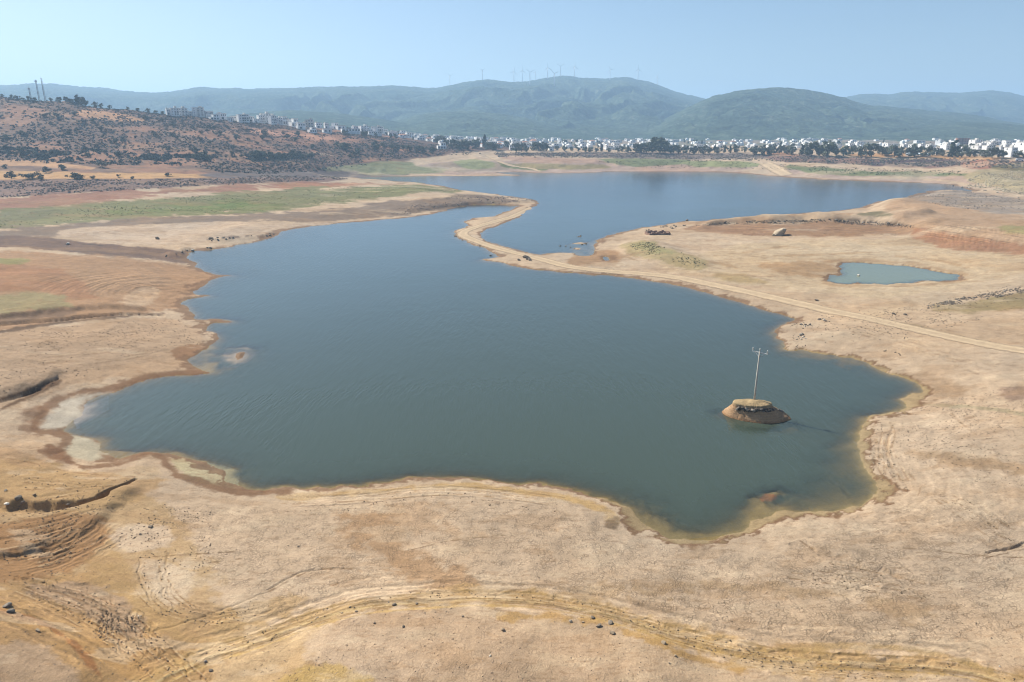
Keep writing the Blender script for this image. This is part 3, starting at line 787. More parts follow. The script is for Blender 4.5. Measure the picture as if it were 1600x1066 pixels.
def ground_material():
    m, nt, n, l, p = new_mat('soil')
    pos = n.new('ShaderNodeNewGeometry').outputs['Position']
    c = attr(n, l, 'soil').outputs['Color']
    ck = attr(n, l, 'crack').outputs['Fac']; ph = attr(n, l, 'phase').outputs['Fac']; te = attr(n, l, 'terrace').outputs['Fac']
    n1 = noise_node(n, l, pos, .35, 8, .62); n2 = noise_node(n, l, pos, 3.2, 6, .7); n3 = noise_node(n, l, pos, .9, 3, .5)
    c = mix_col(n, l, 'MULTIPLY', 1.0, c, maprange(n, l, n1, .28, .72, .84, 1.16))
    c = mix_col(n, l, 'MULTIPLY', 1.0, c, maprange(n, l, n2, .28, .72, .84, 1.16))
    n4 = noise_node(n, l, pos, 7.5, 5, .75)
    c = mix_col(n, l, 'MULTIPLY', 1.0, c, maprange(n, l, n4, .3, .7, .80, 1.2))
    # cracked mud
    wv = n.new('ShaderNodeVectorMath'); wv.operation = 'ADD'
    nz = n.new('ShaderNodeTexNoise'); nz.inputs['Scale'].default_value = 1.1; nz.inputs['Detail'].default_value = 3; l.new(pos, nz.inputs['Vector'])
    l.new(pos, wv.inputs[0]); l.new(nz.outputs['Color'], wv.inputs[1])
    vo = n.new('ShaderNodeTexVoronoi'); vo.feature = 'DISTANCE_TO_EDGE'; vo.inputs['Scale'].default_value = 2.5; l.new(wv.outputs[0], vo.inputs['Vector'])
    cr = maprange(n, l, vo.outputs['Distance'], 0.0, .16, 1, 0)
    crm = math_node(n, l, 'MULTIPLY', math_node(n, l, 'MULTIPLY', cr, ck), maprange(n, l, n3, .36, .62, .1, 1))
    c = mix_col(n, l, 'MIX', math_node(n, l, 'MULTIPLY', crm, .55), c, (.16, .11, .07, 1))
    # pebbles and clods
    vp = n.new('ShaderNodeTexVoronoi'); vp.inputs['Scale'].default_value = 1.3; vp.inputs['Randomness'].default_value = 1; l.new(wv.outputs[0], vp.inputs['Vector'])
    pb = math_node(n, l, 'MULTIPLY', maprange(n, l, vp.outputs['Distance'], .08, .16, 1, 0), maprange(n, l, noise_node(n, l, pos, .12, 4, .6), .48, .62, 0, 1))
    c = mix_col(n, l, 'MIX', math_node(n, l, 'MULTIPLY', pb, .55), c, (.12, .085, .06, 1))
    # terrace steps
    wob = math_node(n, l, 'MULTIPLY', math_node(n, l, 'SUBTRACT', n3, .5), 1.6)
    s1 = math_node(n, l, 'SINE', math_node(n, l, 'MULTIPLY', math_node(n, l, 'ADD', ph, wob), 3.6))
    s2 = math_node(n, l, 'SINE', math_node(n, l, 'MULTIPLY', math_node(n, l, 'ADD', ph, wob), 1.47))
    st = math_node(n, l, 'MULTIPLY', math_node(n, l, 'ADD', s1, s2), te)
    c = mix_col(n, l, 'MULTIPLY', 1.0, c, maprange(n, l, st, -1.2, 1.4, .70, 1.16))
    l.new(c, p.inputs['Base Color'])
    p.inputs['Roughness'].default_value = .95; p.inputs['Specular IOR Level'].default_value = .12
    h = math_node(n, l, 'ADD', math_node(n, l, 'MULTIPLY', n1, .22), math_node(n, l, 'MULTIPLY', n2, .10))
    h = math_node(n, l, 'ADD', h, math_node(n, l, 'MULTIPLY', st, .08))
    h = math_node(n, l, 'SUBTRACT', h, math_node(n, l, 'MULTIPLY', crm, .08))
    h = math_node(n, l, 'ADD', h, math_node(n, l, 'MULTIPLY', pb, .12))
    b = n.new('ShaderNodeBump'); b.inputs['Strength'].default_value = .8; b.inputs['Distance'].default_value = .8
    l.new(h, b.inputs['Height']); l.new(b.outputs[0], p.inputs['Normal'])
    return m

def grid_quads(a, b):
    i = np.arange(a * b).reshape(a, b)
    return np.stack([i[:-1, :-1], i[:-1, 1:], i[1:, 1:], i[1:, :-1]], -1).reshape(-1, 4)

soil_mat = ground_material()
ground = raw_mesh('ground', np.c_[GX, GY, GZ], grid_quads(nr, nc), mat=soil_mat, smooth=True)
add_attr(ground.data, 'soil', col, 'FLOAT_COLOR'); add_attr(ground.data, 'crack', crack); add_attr(ground.data, 'phase', phase); add_attr(ground.data, 'terrace', terr)
tag(ground, kind='structure')

# ------------------------------------------------------------------ water
def water_material(name, murk, k, ripple=1.0):
    m, nt, n, l, p = new_mat(name)
    pos = n.new('ShaderNodeNewGeometry').outputs['Position']
    dep = attr(n, l, 'depth').outputs['Fac']
    mp = n.new('ShaderNodeMapping'); mp.inputs['Rotation'].default_value = (0, 0, R(-40)); mp.inputs['Scale'].default_value = (2.1, .42, 1)
    l.new(pos, mp.inputs['Vector'])
    r1 = noise_node(n, l, mp.outputs[0], 1.0, 3, .55, .15)
    mp2 = n.new('ShaderNodeMapping'); mp2.inputs['Rotation'].default_value = (0, 0, R(-62)); mp2.inputs['Scale'].default_value = (.75, .2, 1)
    l.new(pos, mp2.inputs['Vector'])
    r2 = noise_node(n, l, mp2.outputs[0], 1.0, 2, .5)
    calm = maprange(n, l, noise_node(n, l, pos, .010, 4, .6), .38, .62, .35, 1.1)
    hgt = math_node(n, l, 'ADD', math_node(n, l, 'MULTIPLY', r1, .075), math_node(n, l, 'MULTIPLY', r2, .11))
    hgt = math_node(n, l, 'MULTIPLY', hgt, math_node(n, l, 'MULTIPLY', calm, ripple))
    b = n.new('ShaderNodeBump'); b.inputs['Strength'].default_value = 1.0; b.inputs['Distance'].default_value = 1.0
    l.new(hgt, b.inputs['Height'])
    dif = n.new('ShaderNodeBsdfDiffuse'); dif.inputs['Color'].default_value = (*murk, 1)
    tr = n.new('ShaderNodeBsdfTransparent'); tr.inputs['Color'].default_value = (.9, .88, .80, 1)
    e = math_node(n, l, 'POWER', 2.71828, math_node(n, l, 'MULTIPLY', dep, -k))
    mx = n.new('ShaderNodeMixShader'); l.new(e, mx.inputs[0]); l.new(dif.outputs[0], mx.inputs[1]); l.new(tr.outputs[0], mx.inputs[2])
    gl = n.new('ShaderNodeBsdfGlossy'); gl.inputs['Roughness'].default_value = .16; gl.inputs['Color'].default_value = (.92, .97, 1, 1); l.new(b.outputs[0], gl.inputs['Normal'])
    fr = n.new('ShaderNodeFresnel'); fr.inputs['IOR'].default_value = 1.333; l.new(b.outputs[0], fr.inputs['Normal'])
    m2 = n.new('ShaderNodeMixShader'); fg = n.new('ShaderNodeFresnel'); fg.inputs['IOR'].default_value = 1.333
    fm = math_node(n, l, 'ADD', math_node(n, l, 'MULTIPLY', fr.outputs[0], .82), math_node(n, l, 'MULTIPLY', fg.outputs[0], .18))
    bf = n.new('ShaderNodeNewGeometry').outputs['Backfacing']
    fx = math_node(n, l, 'MULTIPLY', math_node(n, l, 'MULTIPLY', fg.outputs[0], 1.6, True), math_node(n, l, 'SUBTRACT', 1.0, bf)); l.new(fx, m2.inputs[0])
    gk = math_node(n, l, 'DIVIDE', fm, math_node(n, l, 'MAXIMUM', fx, .02), True); l.new(mix_col(n, l, 'MULTIPLY', 1.0, (.95, .98, 1, 1), gk), gl.inputs['Color']); l.new(mx.outputs[0], m2.inputs[1]); l.new(gl.outputs[0], m2.inputs[2])
    l.new(m2.outputs[0], n['Material Output'].inputs['Surface'])
    n.remove(p)
    return m

def water_sheet(name, mask, mat, level=0.0):
    """the still surface wherever the ground lies below it"""
    q = grid_quads(nr, nc)
    keep = mask[q].any(1)
    q = q[keep]
    used = np.unique(q); remap = np.full(nr * nc, -1, np.int32); remap[used] = np.arange(len(used))
    o = raw_mesh(name, np.c_[GX[used], GY[used], np.full(len(used), level)], remap[q], mat=mat, smooth=True)
    add_attr(o.data, 'depth', np.maximum(level - GZ[used], 0))
    return tag(o, kind='structure')

pb_ = np.array(pond_w); in_pond = (GX > pb_[:, 0].min() - 4) & (GX < pb_[:, 0].max() + 4) & (GY > pb_[:, 1].min() - 4) & (GY < pb_[:, 1].max() + 4)
near_cols = np.tile(np.abs(cols) < 1.3, nr)
water_sheet('water', (GZ < .06) & (GD < 3) & ~in_pond & (GY < 1200) & near_cols, water_material('lake_water', (.054, .073, .055), 1.2))
water_sheet('pond_water', (GZ < .06) & in_pond, water_material('pond_water', (.205, .225, .125), 3.2, .35))

# ------------------------------------------------------------------ dirt roads, draped over the ground
def road_material():
    m, nt, n, l, p = new_mat('dirt_road')
    pos = n.new('ShaderNodeNewGeometry').outputs['Position']
    e = attr(n, l, 'across').outputs['Fac']
    a = soil(216, 190, 156); f1 = noise_node(n, l, pos, .5, 6, .6); f2 = noise_node(n, l, pos, 3, 5, .65)
    ab = math_node(n, l, 'ABSOLUTE', e)
    rut = maprange(n, l, math_node(n, l, 'ABSOLUTE', math_node(n, l, 'SUBTRACT', ab, .45)), 0, .22, 1.07, .90)
    c = mix_col(n, l, 'MULTIPLY', 1.0, (*a, 1), maprange(n, l, f1, .3, .7, .86, 1.12))
    c = mix_col(n, l, 'MULTIPLY', 1.0, c, maprange(n, l, f2, .3, .7, .9, 1.1))
    c = mix_col(n, l, 'MULTIPLY', 1.0, c, rut)
    l.new(c, p.inputs['Base Color']); p.inputs['Roughness'].default_value = .95; p.inputs['Specular IOR Level'].default_value = .1
    al = maprange(n, l, math_node(n, l, 'ADD', ab, math_node(n, l, 'MULTIPLY', math_node(n, l, 'SUBTRACT', f1, .5), .9)), .72, .98, 1, 0)
    l.new(al, p.inputs['Alpha'])
    return m
rmat = road_material()
def road(name, pts, half, up):
    pw = np.array(pts); seg = np.hypot(*np.diff(pw, axis=0).T); s = np.r_[0, np.cumsum(seg)]
    t = np.arange(0, s[-1], 1.0); x = np.interp(t, s, pw[:, 0]); y = np.interp(t, s, pw[:, 1])
    dx, dy = np.gradient(x), np.gradient(y); L = np.hypot(dx, dy); nx, ny = -dy / L, dx / L
    ac = np.linspace(-1, 1, 11)
    X = x[:, None] + nx[:, None] * ac * half; Y = y[:, None] + ny[:, None] * ac * half
    z = terrain(X.ravel(), Y.ravel())[0]
    o = raw_mesh(name, np.c_[X.ravel(), Y.ravel(), z + up], grid_quads(len(t), 11), mat=rmat, smooth=True)
    add_attr(o.data, 'across', np.tile(ac, len(t)))
    return tag(o, kind='structure')
road('dirt_road', road_w, ROAD_W, .07)
for p, hw in TRACKS:
    g = [ground_at(*q) for q in smooth_poly(p, 1, False)]
    road('dirt_track', [(q[0], q[1]) for q in g if q], hw, .25)
GZ2 = GZ.reshape(nr, nc)
def column(u):
    j = float(np.interp(u, cols, np.arange(nc))); a = int(min(j, nc - 2)); t = j - a
    return GZ2[:, a] * (1 - t) + GZ2[:, a + 1] * t
def ground_at(px, py):
    x, y, zz = ray(px, py)
    z = column(x / y); Zr = H + rows * (zz / y)
    hit = np.nonzero(Zr < z)[0]
    if len(hit) == 0 or rows[hit[0]] > 3000: return ground_at(px, py + 1.5) if py < 400 else None
    i = max(hit[0], 1); a, b = Zr[i - 1] - z[i - 1], Zr[i] - z[i]
    t = a / (a - b + 1e-9); Yh = float(rows[i - 1] + (rows[i] - rows[i - 1]) * t)
    return Yh * x / y, Yh, float(z[i - 1] + (z[i] - z[i - 1]) * t)
def zq(X, Y):
    X = np.atleast_1d(X); Y = np.atleast_1d(Y)
    i = np.clip(np.interp(Y, rows, np.arange(nr)), 0, nr - 1.001); j = np.clip(np.interp(X / Y, cols, np.arange(nc)), 0, nc - 1.001)
    a = i.astype(int); b = j.astype(int); s = i - a; t = j - b
    return (GZ2[a, b] * (1 - t) + GZ2[a, b + 1] * t) * (1 - s) + (GZ2[a + 1, b] * (1 - t) + GZ2[a + 1, b + 1] * t) * s

# ------------------------------------------------------------------ forested hills
def hill_material(name, a, b, c3, sc):
    m, nt, n, l, p = new_mat(name)
    pos = n.new('ShaderNodeNewGeometry').outputs['Position']
    f1 = noise_node(n, l, pos, .0045 * sc, 6, .62); f2 = noise_node(n, l, pos, .022, 7, .75); f3 = noise_node(n, l, pos, .07, 5, .7)
    c = mix_col(n, l, 'MIX', maprange(n, l, f1, .36, .62, 0, 1), (*a, 1), (*b, 1))
    c = mix_col(n, l, 'MIX', maprange(n, l, f2, .56, .70, 0, .8), c, (*c3, 1))
    c = mix_col(n, l, 'MULTIPLY', 1.0, c, math_node(n, l, 'MULTIPLY', maprange(n, l, f3, .3, .7, .5, 1.5), maprange(n, l, f2, .32, .68, .55, 1.5)))
    l.new(c, p.inputs['Base Color']); p.inputs['Roughness'].default_value = 1; p.inputs['Specular IOR Level'].default_value = 0
    bp = n.new('ShaderNodeBump'); bp.inputs['Strength'].default_value = 1; bp.inputs['Distance'].default_value = 22
    l.new(math_node(n, l, 'ADD', math_node(n, l, 'MULTIPLY', f2, .8), math_node(n, l, 'MULTIPLY', f3, .5)), bp.inputs['Height']); l.new(bp.outputs[0], p.inputs['Normal'])
    return m
hill_mat = hill_material('pine_forest', (.046, .072, .050), (.076, .102, .066), (.13, .12, .09), 1)

def us(px, py):
    x, y, z = ray(px, py); return x / y, z / y
HILLS = {}
def hills(key, crest, Yb, Yc, zb, seed, rough=.16, ncol=900, nrow=150, back=1.5):
    cr = np.array([us(*c) for c in crest])
    u = np.linspace(cr[0, 0], cr[-1, 0], ncol)
    # smooth interpolation of the crest line
    s = np.interp(u, cr[:, 0], cr[:, 1])
    kk = max(3, ncol // 160); ker = np.hanning(kk + 2)[1:-1]; ker /= ker.sum()
    s = np.convolve(np.pad(s, kk // 2, 'edge'), ker, 'valid')[:ncol]
    yc = Yc * (1 + .10 * fbm(u, u * 0 + seed, .35, 3, seed))
    zc = H + s * yc
    t = np.r_[np.linspace(0, 1, nrow), 1 + np.linspace(.02, back, 30)]
    T, U = np.meshgrid(t, u, indexing='ij')
    YY = Yb + (yc[None, :] - Yb) * T; XX = U * YY
    rise = np.maximum(zc - zb, 1)[None, :]
    f = .45 * sstep(0, 1, T) + .55 * np.clip(T, 0, 1) ** 1.15
    ln = float(Yc)
    # spurs and ravines that run down the slope
    wx = U * ln + .22 * ln * fbm(XX, YY, ln * .16, 3, seed + 1)
    rd = 1 - 2 * np.abs(fbm(wx, YY * .35, ln * .095, 4, seed + 2)); rd2 = fbm(wx, YY * .6, ln * .03, 4, seed + 3)
    env = np.clip(np.sin(np.pi * np.clip(T, 0, 1)), 0, 1) ** .8
    Z = zb + rise * (f + rough * env * (rd * .75 + rd2 * .35))
    cap = H + (s[None, :] - .0012 * (1 - np.clip(T, 0, 1)) / .05) * YY     # the slope stays below the skyline seen in the survey
    Z = np.where(T < .97, np.minimum(Z, np.maximum(cap, zb + rise * f * .97)), Z)
    Z = Z + 3.0 * fbm(XX, YY, 22, 3, seed + 4) * np.clip(T * 3, 0, 1) * ln / 4500
    Z = np.where(T > 1, zc[None, :] - rise * 1.05 * sstep(0, back, T - 1), Z)
    Z = np.where(T <= 0, -3, Z)
    o = raw_mesh('hills', np.c_[XX.ravel(), YY.ravel(), Z.ravel()], grid_quads(len(t), ncol), mat=hill_mat, smooth=True)
    tag(o, kind='structure')
    HILLS[key] = (u, t, Yb, yc, Z)
    return o
def hill_hit(key, px, py):
    """line of sight against a hill slope; falls back to just before the crest"""
    u, t, Yb, yc, Z = HILLS[key]
    uu, ss = us(px, py); j = int(np.clip(np.searchsorted(u, uu), 1, len(u) - 1))
    YY = Yb + (yc[j] - Yb) * t; d = H + ss * YY - Z[:, j]
    n_ = np.nonzero((d[1:] < 0) & (t[1:] <= 1))[0]
    i = int(n_[0]) + 1 if len(n_) else int(np.searchsorted(t, .995)) - 1
    return uu * YY[i], YY[i], Z[i, j]

MAIN = [(-700,175),(-450,160),(-200,142),(0,134),(25,133.5),(47,131),(80,132),(125,136),(170,139),(220,145),(245,145),(260,144),(285,141),(315,137),(350,138.5),(390,139),(430,138.5),(470,137),(500,136),(530,135.5),(560,135.5),(590,134.5),(613,133.5),(640,136),(668,138.5),(685,137),(705,133),(730,128),(755,125),(775,125.5),(800,128),(815,128),(840,124.5),(858,121.5),(880,118.8),(895,120),(905,122),(925,122.5),(945,124),(958,122.5),(975,121.5),(990,123.5),(1000,127),(1012,128.5),(1030,134.5),(1050,142),(1075,149),(1103,155),(1130,165),(1180,185),(1260,205),(1400,214)]
DOME = [(960,216),(1000,205),(1040,186),(1070,170),(1103,155),(1120,149),(1150,143),(1185,138.5),(1215,137),(1240,138.5),(1262,140.5),(1290,146),(1320,152.5),(1340,160),(1360,165),(1380,166),(1410,169),(1450,173),(1490,176),(1520,179),(1545,184),(1565,189),(1600,194),(1660,199),(1760,206),(1950,212)]
FAR = [(1240,175),(1290,160),(1320,152),(1345,148),(1370,146.5),(1386,148.5),(1410,144.5),(1430,143.5),(1460,144.5),(1500,145.5),(1525,143.5),(1548,141.5),(1575,144),(1600,150),(1650,157),(1750,164),(1900,170),(2200,185)]
hills('far', FAR, 3300, 5300, 15, 61, .14, 500, 110)
hills('main', MAIN, 2300, 4400, 18, 71, .17, 1200, 170)
hills('dome', DOME, 1950, 3000, 20, 81, .15, 800, 150)
hills('spur', [(470,214),(540,205),(600,196),(640,184),(680,175.5),(720,173.5),(745,175),(790,179),(830,186),(870,194),(920,203),(990,214)], 1900, 2650, 20, 91, .14, 400, 90)
hills('spur', [(300,190),(380,178),(450,172),(520,176),(580,184),(640,193),(700,205),(760,214)], 1800, 2400, 24, 95, .14, 300, 80)
hills('spur', [(1330,216),(1400,205),(1450,196),(1500,191),(1550,192),(1600,196),(1700,192),(1850,196),(2050,212)], 1750, 2350, 22, 99, .14, 400, 80)

# ------------------------------------------------------------------ islet with the power pole
m_earth, _nt, _n, _l, _p = new_mat('islet_earth')
_pos = _n.new('ShaderNodeNewGeometry').outputs['Position']; _sx = _n.new('ShaderNodeSeparateXYZ'); _l.new(_pos, _sx.inputs[0])
_f1 = noise_node(_n, _l, _pos, 1.1, 6, .65); _f2 = noise_node(_n, _l, _pos, 6, 4, .7)
_zz = math_node(_n, _l, 'ADD', _sx.outputs['Z'], math_node(_n, _l, 'MULTIPLY', math_node(_n, _l, 'SUBTRACT', _f1, .5), .9))
_c = mix_col(_n, _l, 'MIX', maprange(_n, _l, _zz, .0, .45, 0, 1), (*soil(160, 120, 86), 1), (*soil(192, 156, 120), 1))      # wet foot
_c = mix_col(_n, _l, 'MIX', maprange(_n, _l, _zz, 2.25, 2.5, 0, 1), _c, (*soil(194, 168, 128), 1))                             # dry grass on top
_c = mix_col(_n, _l, 'MULTIPLY', 1.0, _c, maprange(_n, _l, _f1, .3, .7, .75, 1.22)); _c = mix_col(_n, _l, 'MULTIPLY', 1.0, _c, maprange(_n, _l, _f2, .3, .7, .78, 1.2))
_st = math_node(_n, _l, 'SINE', math_node(_n, _l, 'MULTIPLY', _zz, 17)); _c = mix_col(_n, _l, 'MULTIPLY', 1.0, _c, maprange(_n, _l, _st, -1, 1, .92, 1.06))
_l.new(_c, _p.inputs['Base Color']); _p.inputs['Roughness'].default_value = .95; _p.inputs['Specular IOR Level'].default_value = .1
_b = _n.new('ShaderNodeBump'); _b.inputs['Strength'].default_value = .7; _b.inputs['Distance'].default_value = .3; _l.new(math_node(_n, _l, 'ADD', _f1, math_node(_n, _l, 'MULTIPLY', _f2, .4)), _b.inputs['Height']); _l.new(_b.outputs[0], _p.inputs['Normal'])
def islet():
    z0 = 2.62
    cx, cy = at(1178, 629.5, z0)
    wl = [at(*p) for p in smooth_poly([(1127,642),(1131,648),(1142,653.5),(1162,658.5),(1186,662),(1210,662),(1228,659),(1237,655.5),(1236,651),(1222,645),(1195,640),(1160,637.5),(1138,638)], 2)]
    rim = [at(*p, z0) for p in smooth_poly([(1145,628),(1149,625),(1164,624.3),(1180,624.3),(1198,626.8),(1207,630.5),(1203,633.5),(1190,635.5),(1175,635),(1160,633),(1148,631)], 2)]
    nt_, nrg = 180, 44
    th = np.linspace(0, 2 * np.pi, nt_, endpoint=False)
    def radial(poly):
        p = np.array(poly) - (cx, cy); out = []
        for a in th:
            dx, dy = math.cos(a), math.sin(a); best = .5
            for i in range(len(p)):
                a0, b0 = p[i], p[(i + 1) % len(p)]; e = b0 - a0
                den = dx * e[1] - dy * e[0]
                if abs(den) < 1e-9: continue
                t = (a0[0] * e[1] - a0[1] * e[0]) / den; s = (a0[0] * dy - a0[1] * dx) / den
                if t > 0 and -1e-6 <= s <= 1 + 1e-6: best = max(best, t)
            out.append(best)
        return np.array(out)
    ro, rt = radial(wl), radial(rim); rt = rt * (1 + .06 * fbm(np.cos(th) * 3, np.sin(th) * 3, 1, 4, 79)); ro = np.maximum(ro, rt + .4)
    prof = []                                   # (ring, radius as a mix of rim and waterline, height)
    for i in range(12): prof.append(('top', i / 11, None))
    for i in range(1, nrg): prof.append(('side', i / (nrg - 1), None))
    co = []
    for kind, t, _ in prof:
        if kind == 'top': r = rt * t; z = np.full(nt_, z0 + .34 * (1 - t * t))
        else:
            r = rt + (ro * 1.0 - rt) * (t * 1.35)
            z = z0 - .62 * sstep(0, .06, t) - (z0 - .62) * np.clip((t - .02) / (.74 - .02), 0, 1) ** 1.25 - 3.2 * np.clip(t - .74, 0, 1)
            z = z + .02 * np.sin(z * 16) * (t > .1)
        X = cx + r * np.cos(th); Y = cy + r * np.sin(th)
        nz = .09 * fbm(X, Y, .8, 4, 77) + .10 * fbm(X, Y, 3.0, 3, 78)
        co.append(np.c_[X, Y, z + nz * (1.2 if kind == 'side' else 1.0)])
    k = len(prof)
    idx = np.arange(k * nt_).reshape(k, nt_); nx = np.roll(idx, -1, 1)
    q = np.stack([idx[:-1], idx[1:], nx[1:], nx[:-1]], -1).reshape(-1, 4)
    o = raw_mesh('islet', np.concatenate(co), q, mat=m_earth, smooth=True)
    tag(o, kind='structure')
    def side(ang, t):
        r0 = float(np.interp(ang % (2 * np.pi), th, rt)); r1 = float(np.interp(ang % (2 * np.pi), th, ro)); r = r0 + (r1 - r0) * t * 1.35
        z = z0 - .62 * float(sstep(0, .06, t)) - (z0 - .62) * min(max((t - .02) / .72, 0), 1) ** 1.25
        return cx + r * math.cos(ang), cy + r * math.sin(ang), z
    return side
islet_side = islet()

m_pole = plain('weathered_concrete', (.40, .37, .32), .8, .2, 1.2, .2)
m_steel = plain('galvanised_steel', (.55, .55, .53), .5, .1, 3, .5, .35)
m_porc = plain('porcelain', (.62, .60, .56), .3, .05, 3, .5)
bx, by = at(1178.5, 626.3, 2.62)
pole = empty('utility_pole', (bx, by, 2.55))
tag(pole, 'tall thin power pole with a crossarm standing on the small earth islet', 'utility pole')
m = MB(); m.tube([(0, 0, -.6), (0, 0, 3.2), (0, 0, 9.55)], [.19, .165, .115], 12); m.build('pole_shaft', m_pole, pole, True)
m = MB(); m.tube([(0, 0, -.1), (0, 0, .16), (0, 0, .24)], [.46, .42, .22], 12); m.build('footing', m_pole, pole)
ax_ = Vector((1, -1, 0)).normalized()
rot = Matrix.Rotation(math.atan2(ax_.y, ax_.x), 3, 'Z')
m = MB(); m.box(Vector((0, 0, 9.35)) + Vector((.10, .10, 0)), (2.9, .13, .14), rot); m.build('crossarm', m_steel, pole)
for s in (-1, 1):
    m = MB(); m.tube([(.09, .09, 8.45), tuple(ax_ * s * .95 + Vector((.09, .09, 9.30)))], .05, 6); m.build('brace', m_steel, pole)
for s in (-1.36, 0, 1.36):
    c = ax_ * s + Vector((.10, .10, 9.42)) if s else Vector((0, 0, 9.55))
    m = MB(); m.tube([c, c + Vector((0, 0, .12)), c + Vector((0, 0, .15)), c + Vector((0, 0, .30)), c + Vector((0, 0, .33)), c + Vector((0, 0, .46)), c + Vector((0, 0, .50)), c + Vector((0, 0, .62))], [.05, .05, .13, .07, .13, .07, .11, .05], 10)
    m.build('insulator', m_porc, pole, True)

# ------------------------------------------------------------------ wind turbines along the ridge
m_white = plain('turbine_paint', (.62, .63, .64), .4, .03, .1, .4)
def blade_mb(L):
    m = MB(); n_ = 9; vs_ = []
    for i in range(n_):
        t = i / (n_ - 1); r = 1.0 + t * L; c = (1.2 + 2.1 * math.sin(min(t * 4, 1) * math.pi / 2)) * (1 - .82 * t); th_ = .55 * (1 - .85 * t) + .05
        tw = R(18) * (1 - t)
        for a, b in ((-.3 * c, 0), (.1 * c, th_), (.7 * c, 0), (.1 * c, -th_)):
            vs_.append((a * math.cos(tw) - b * math.sin(tw), a * math.sin(tw) + b * math.cos(tw), r))
    fs_ = [(0, 1, 2, 3)[::-1], tuple(4 * (n_ - 1) + k for k in range(4))]
    for i in range(n_ - 1):
        for k in range(4): fs_.append((4 * i + k, 4 * i + (k + 1) % 4, 4 * i + 4 + (k + 1) % 4, 4 * i + 4 + k))
    m.add(vs_, fs_); return m
def make_turbine():
    r = empty('wind_turbine')
    m = MB(); m.tube([(0, 0, -12), (0, 0, 0), (0, 0, 30), (0, 0, 62)], [2.2, 2.2, 1.8, 1.35], 14); m.build('tower', m_white, r, True)
    m = MB(); m.box((0, 1.2, 63.2), (3.2, 9, 3.4)); m.tube([(0, -3.0, 63.2), (0, -4.6, 63.2), (0, -5.6, 63.2)], [1.6, 1.5, .4], 12); m.build('nacelle', m_white, r)
    me = None
    for k in range(3):
        b = blade_mb(29).build('blade', m_white, r) if me is None else link(bpy.data.objects.new('blade', me), r)
        me = b.data; b.location = (0, -4.6, 63.2)
    return r
TURB = [(703,132,119,-58,'first and leftmost of the turbines, low on the left shoulder of the ridge'), (754,125,112,-58,'turbine alone on the rounded left summit, second from the left'), (803,128,113,12,'white turbine left of the close pair, first of four beyond the saddle'), (816,128,113,2,'white turbine just left of the close pair with raised blades'),
        (828,133,116,-55,'left turbine of the close overlapping pair on the ridge'), (836.5,125,115,25,'right turbine of the close overlapping pair on the ridge'), (855.5,123,108.5,-5,'thin turbine between the close pair and the highest summit'), (866,136,118,-50,'turbine lowest on the slope, its tower against the forest'),
        (875.5,120,106,60,'turbine on the highest summit of the ridge, dark upright blade'), (897.5,122,107,0,'turbine just right of the highest summit of the ridge'), (953,124.5,111,-28,'turbine standing in the dip between the two right summits'), (996.5,127,111.5,0,'turbine on the right flank of the last summit, second from the right'), (1027,134.5,123,8,'last and rightmost turbine, where the ridge starts to fall')]
tb0 = make_turbine()
for i, (px, yb, yh, ph, lb) in enumerate(TURB):
    t = tb0 if i == 0 else copy_tree(tb0)
    X, Y, Z = hill_hit('main', px, yb)
    uu, ss = us(px, yb); Z = min(Z, H + ss * Y + 2)
    hgt = (yb - yh) / FPX * Y; k = hgt / 63.2
    t.location = (X, Y, Z); t.scale = (k, k, k); t.rotation_euler = (0, 0, math.atan2(-X, Y) + R(random.uniform(-35, 35)))
    for j, b in enumerate([c for c in t.children if c.name.startswith('blade')]): b.rotation_euler = (0, R(ph + 120 * j), 0)
    tag(t, lb, 'wind turbine', 'wind turbines along the forested ridge')

# ------------------------------------------------------------------ radio masts on the left hilltop
m_mast = plain('mast_steel', (.16, .14, .14), .6, .1, 1, .3, .3)
m_panel = plain('antenna_panel', (.5, .5, .5), .5, .05, 1, .3)
MAST_LB = ['shortest of the three lattice masts on the brown hilltop', 'lattice mast with a wide head between the other two masts', 'tallest lattice mast on the brown hilltop, plain pointed top']
for i, (px, yb, yt) in enumerate([(49, 150, 130.5), (62, 152, 122), (71, 153, 120.5)]):
    g = ground_at(px, yb) or ground_at(px, yb + 4); X, Y, Z = g
    h = (yb - yt) / FPX * Y * 1.02
    r = empty('radio_mast', (X, Y, Z - .5)); tag(r, MAST_LB[i], 'radio mast', 'radio masts on the hilltop')
    m = MB(); w0, w1 = 1.15, .75
    cn = lambda z, k: Vector((math.cos(k * 2.094 + .4), math.sin(k * 2.094 + .4), 0)) * (w0 + (w1 - w0) * z / h) * .9 + Vector((0, 0, z))
    for k in range(3): m.tube([cn(0, k), cn(h, k)], .13, 5)
    ns = int(h / 1.5)
    for s in range(ns):
        z0_, z1_ = h * s / ns, h * (s + 1) / ns
        for k in range(3): m.tube([cn(z0_, k), cn(z1_, (k + 1) % 3)], .07, 4); m.tube([cn(z1_, k), cn(z1_, (k + 1) % 3)], .06, 4)
    m.build('lattice', m_mast, r)
    m = MB(); m.tube([(0, 0, h - .5), (0, 0, h + 1.6)], .07, 5); m.build('spike', m_mast, r)
    if i < 2:
        for k in range(3):
            a = k * 2.094; m = MB(); m.box((math.cos(a) * 1.25, math.sin(a) * 1.25, h - 1.2), (.35, .35, 2.0), Matrix.Rotation(a, 3, 'Z')); m.build('antenna', m_panel, r)
    m = MB(); m.box((0, 0, .6), (2.6, 2.6, .5)); m.build('footing', m_pole, r)

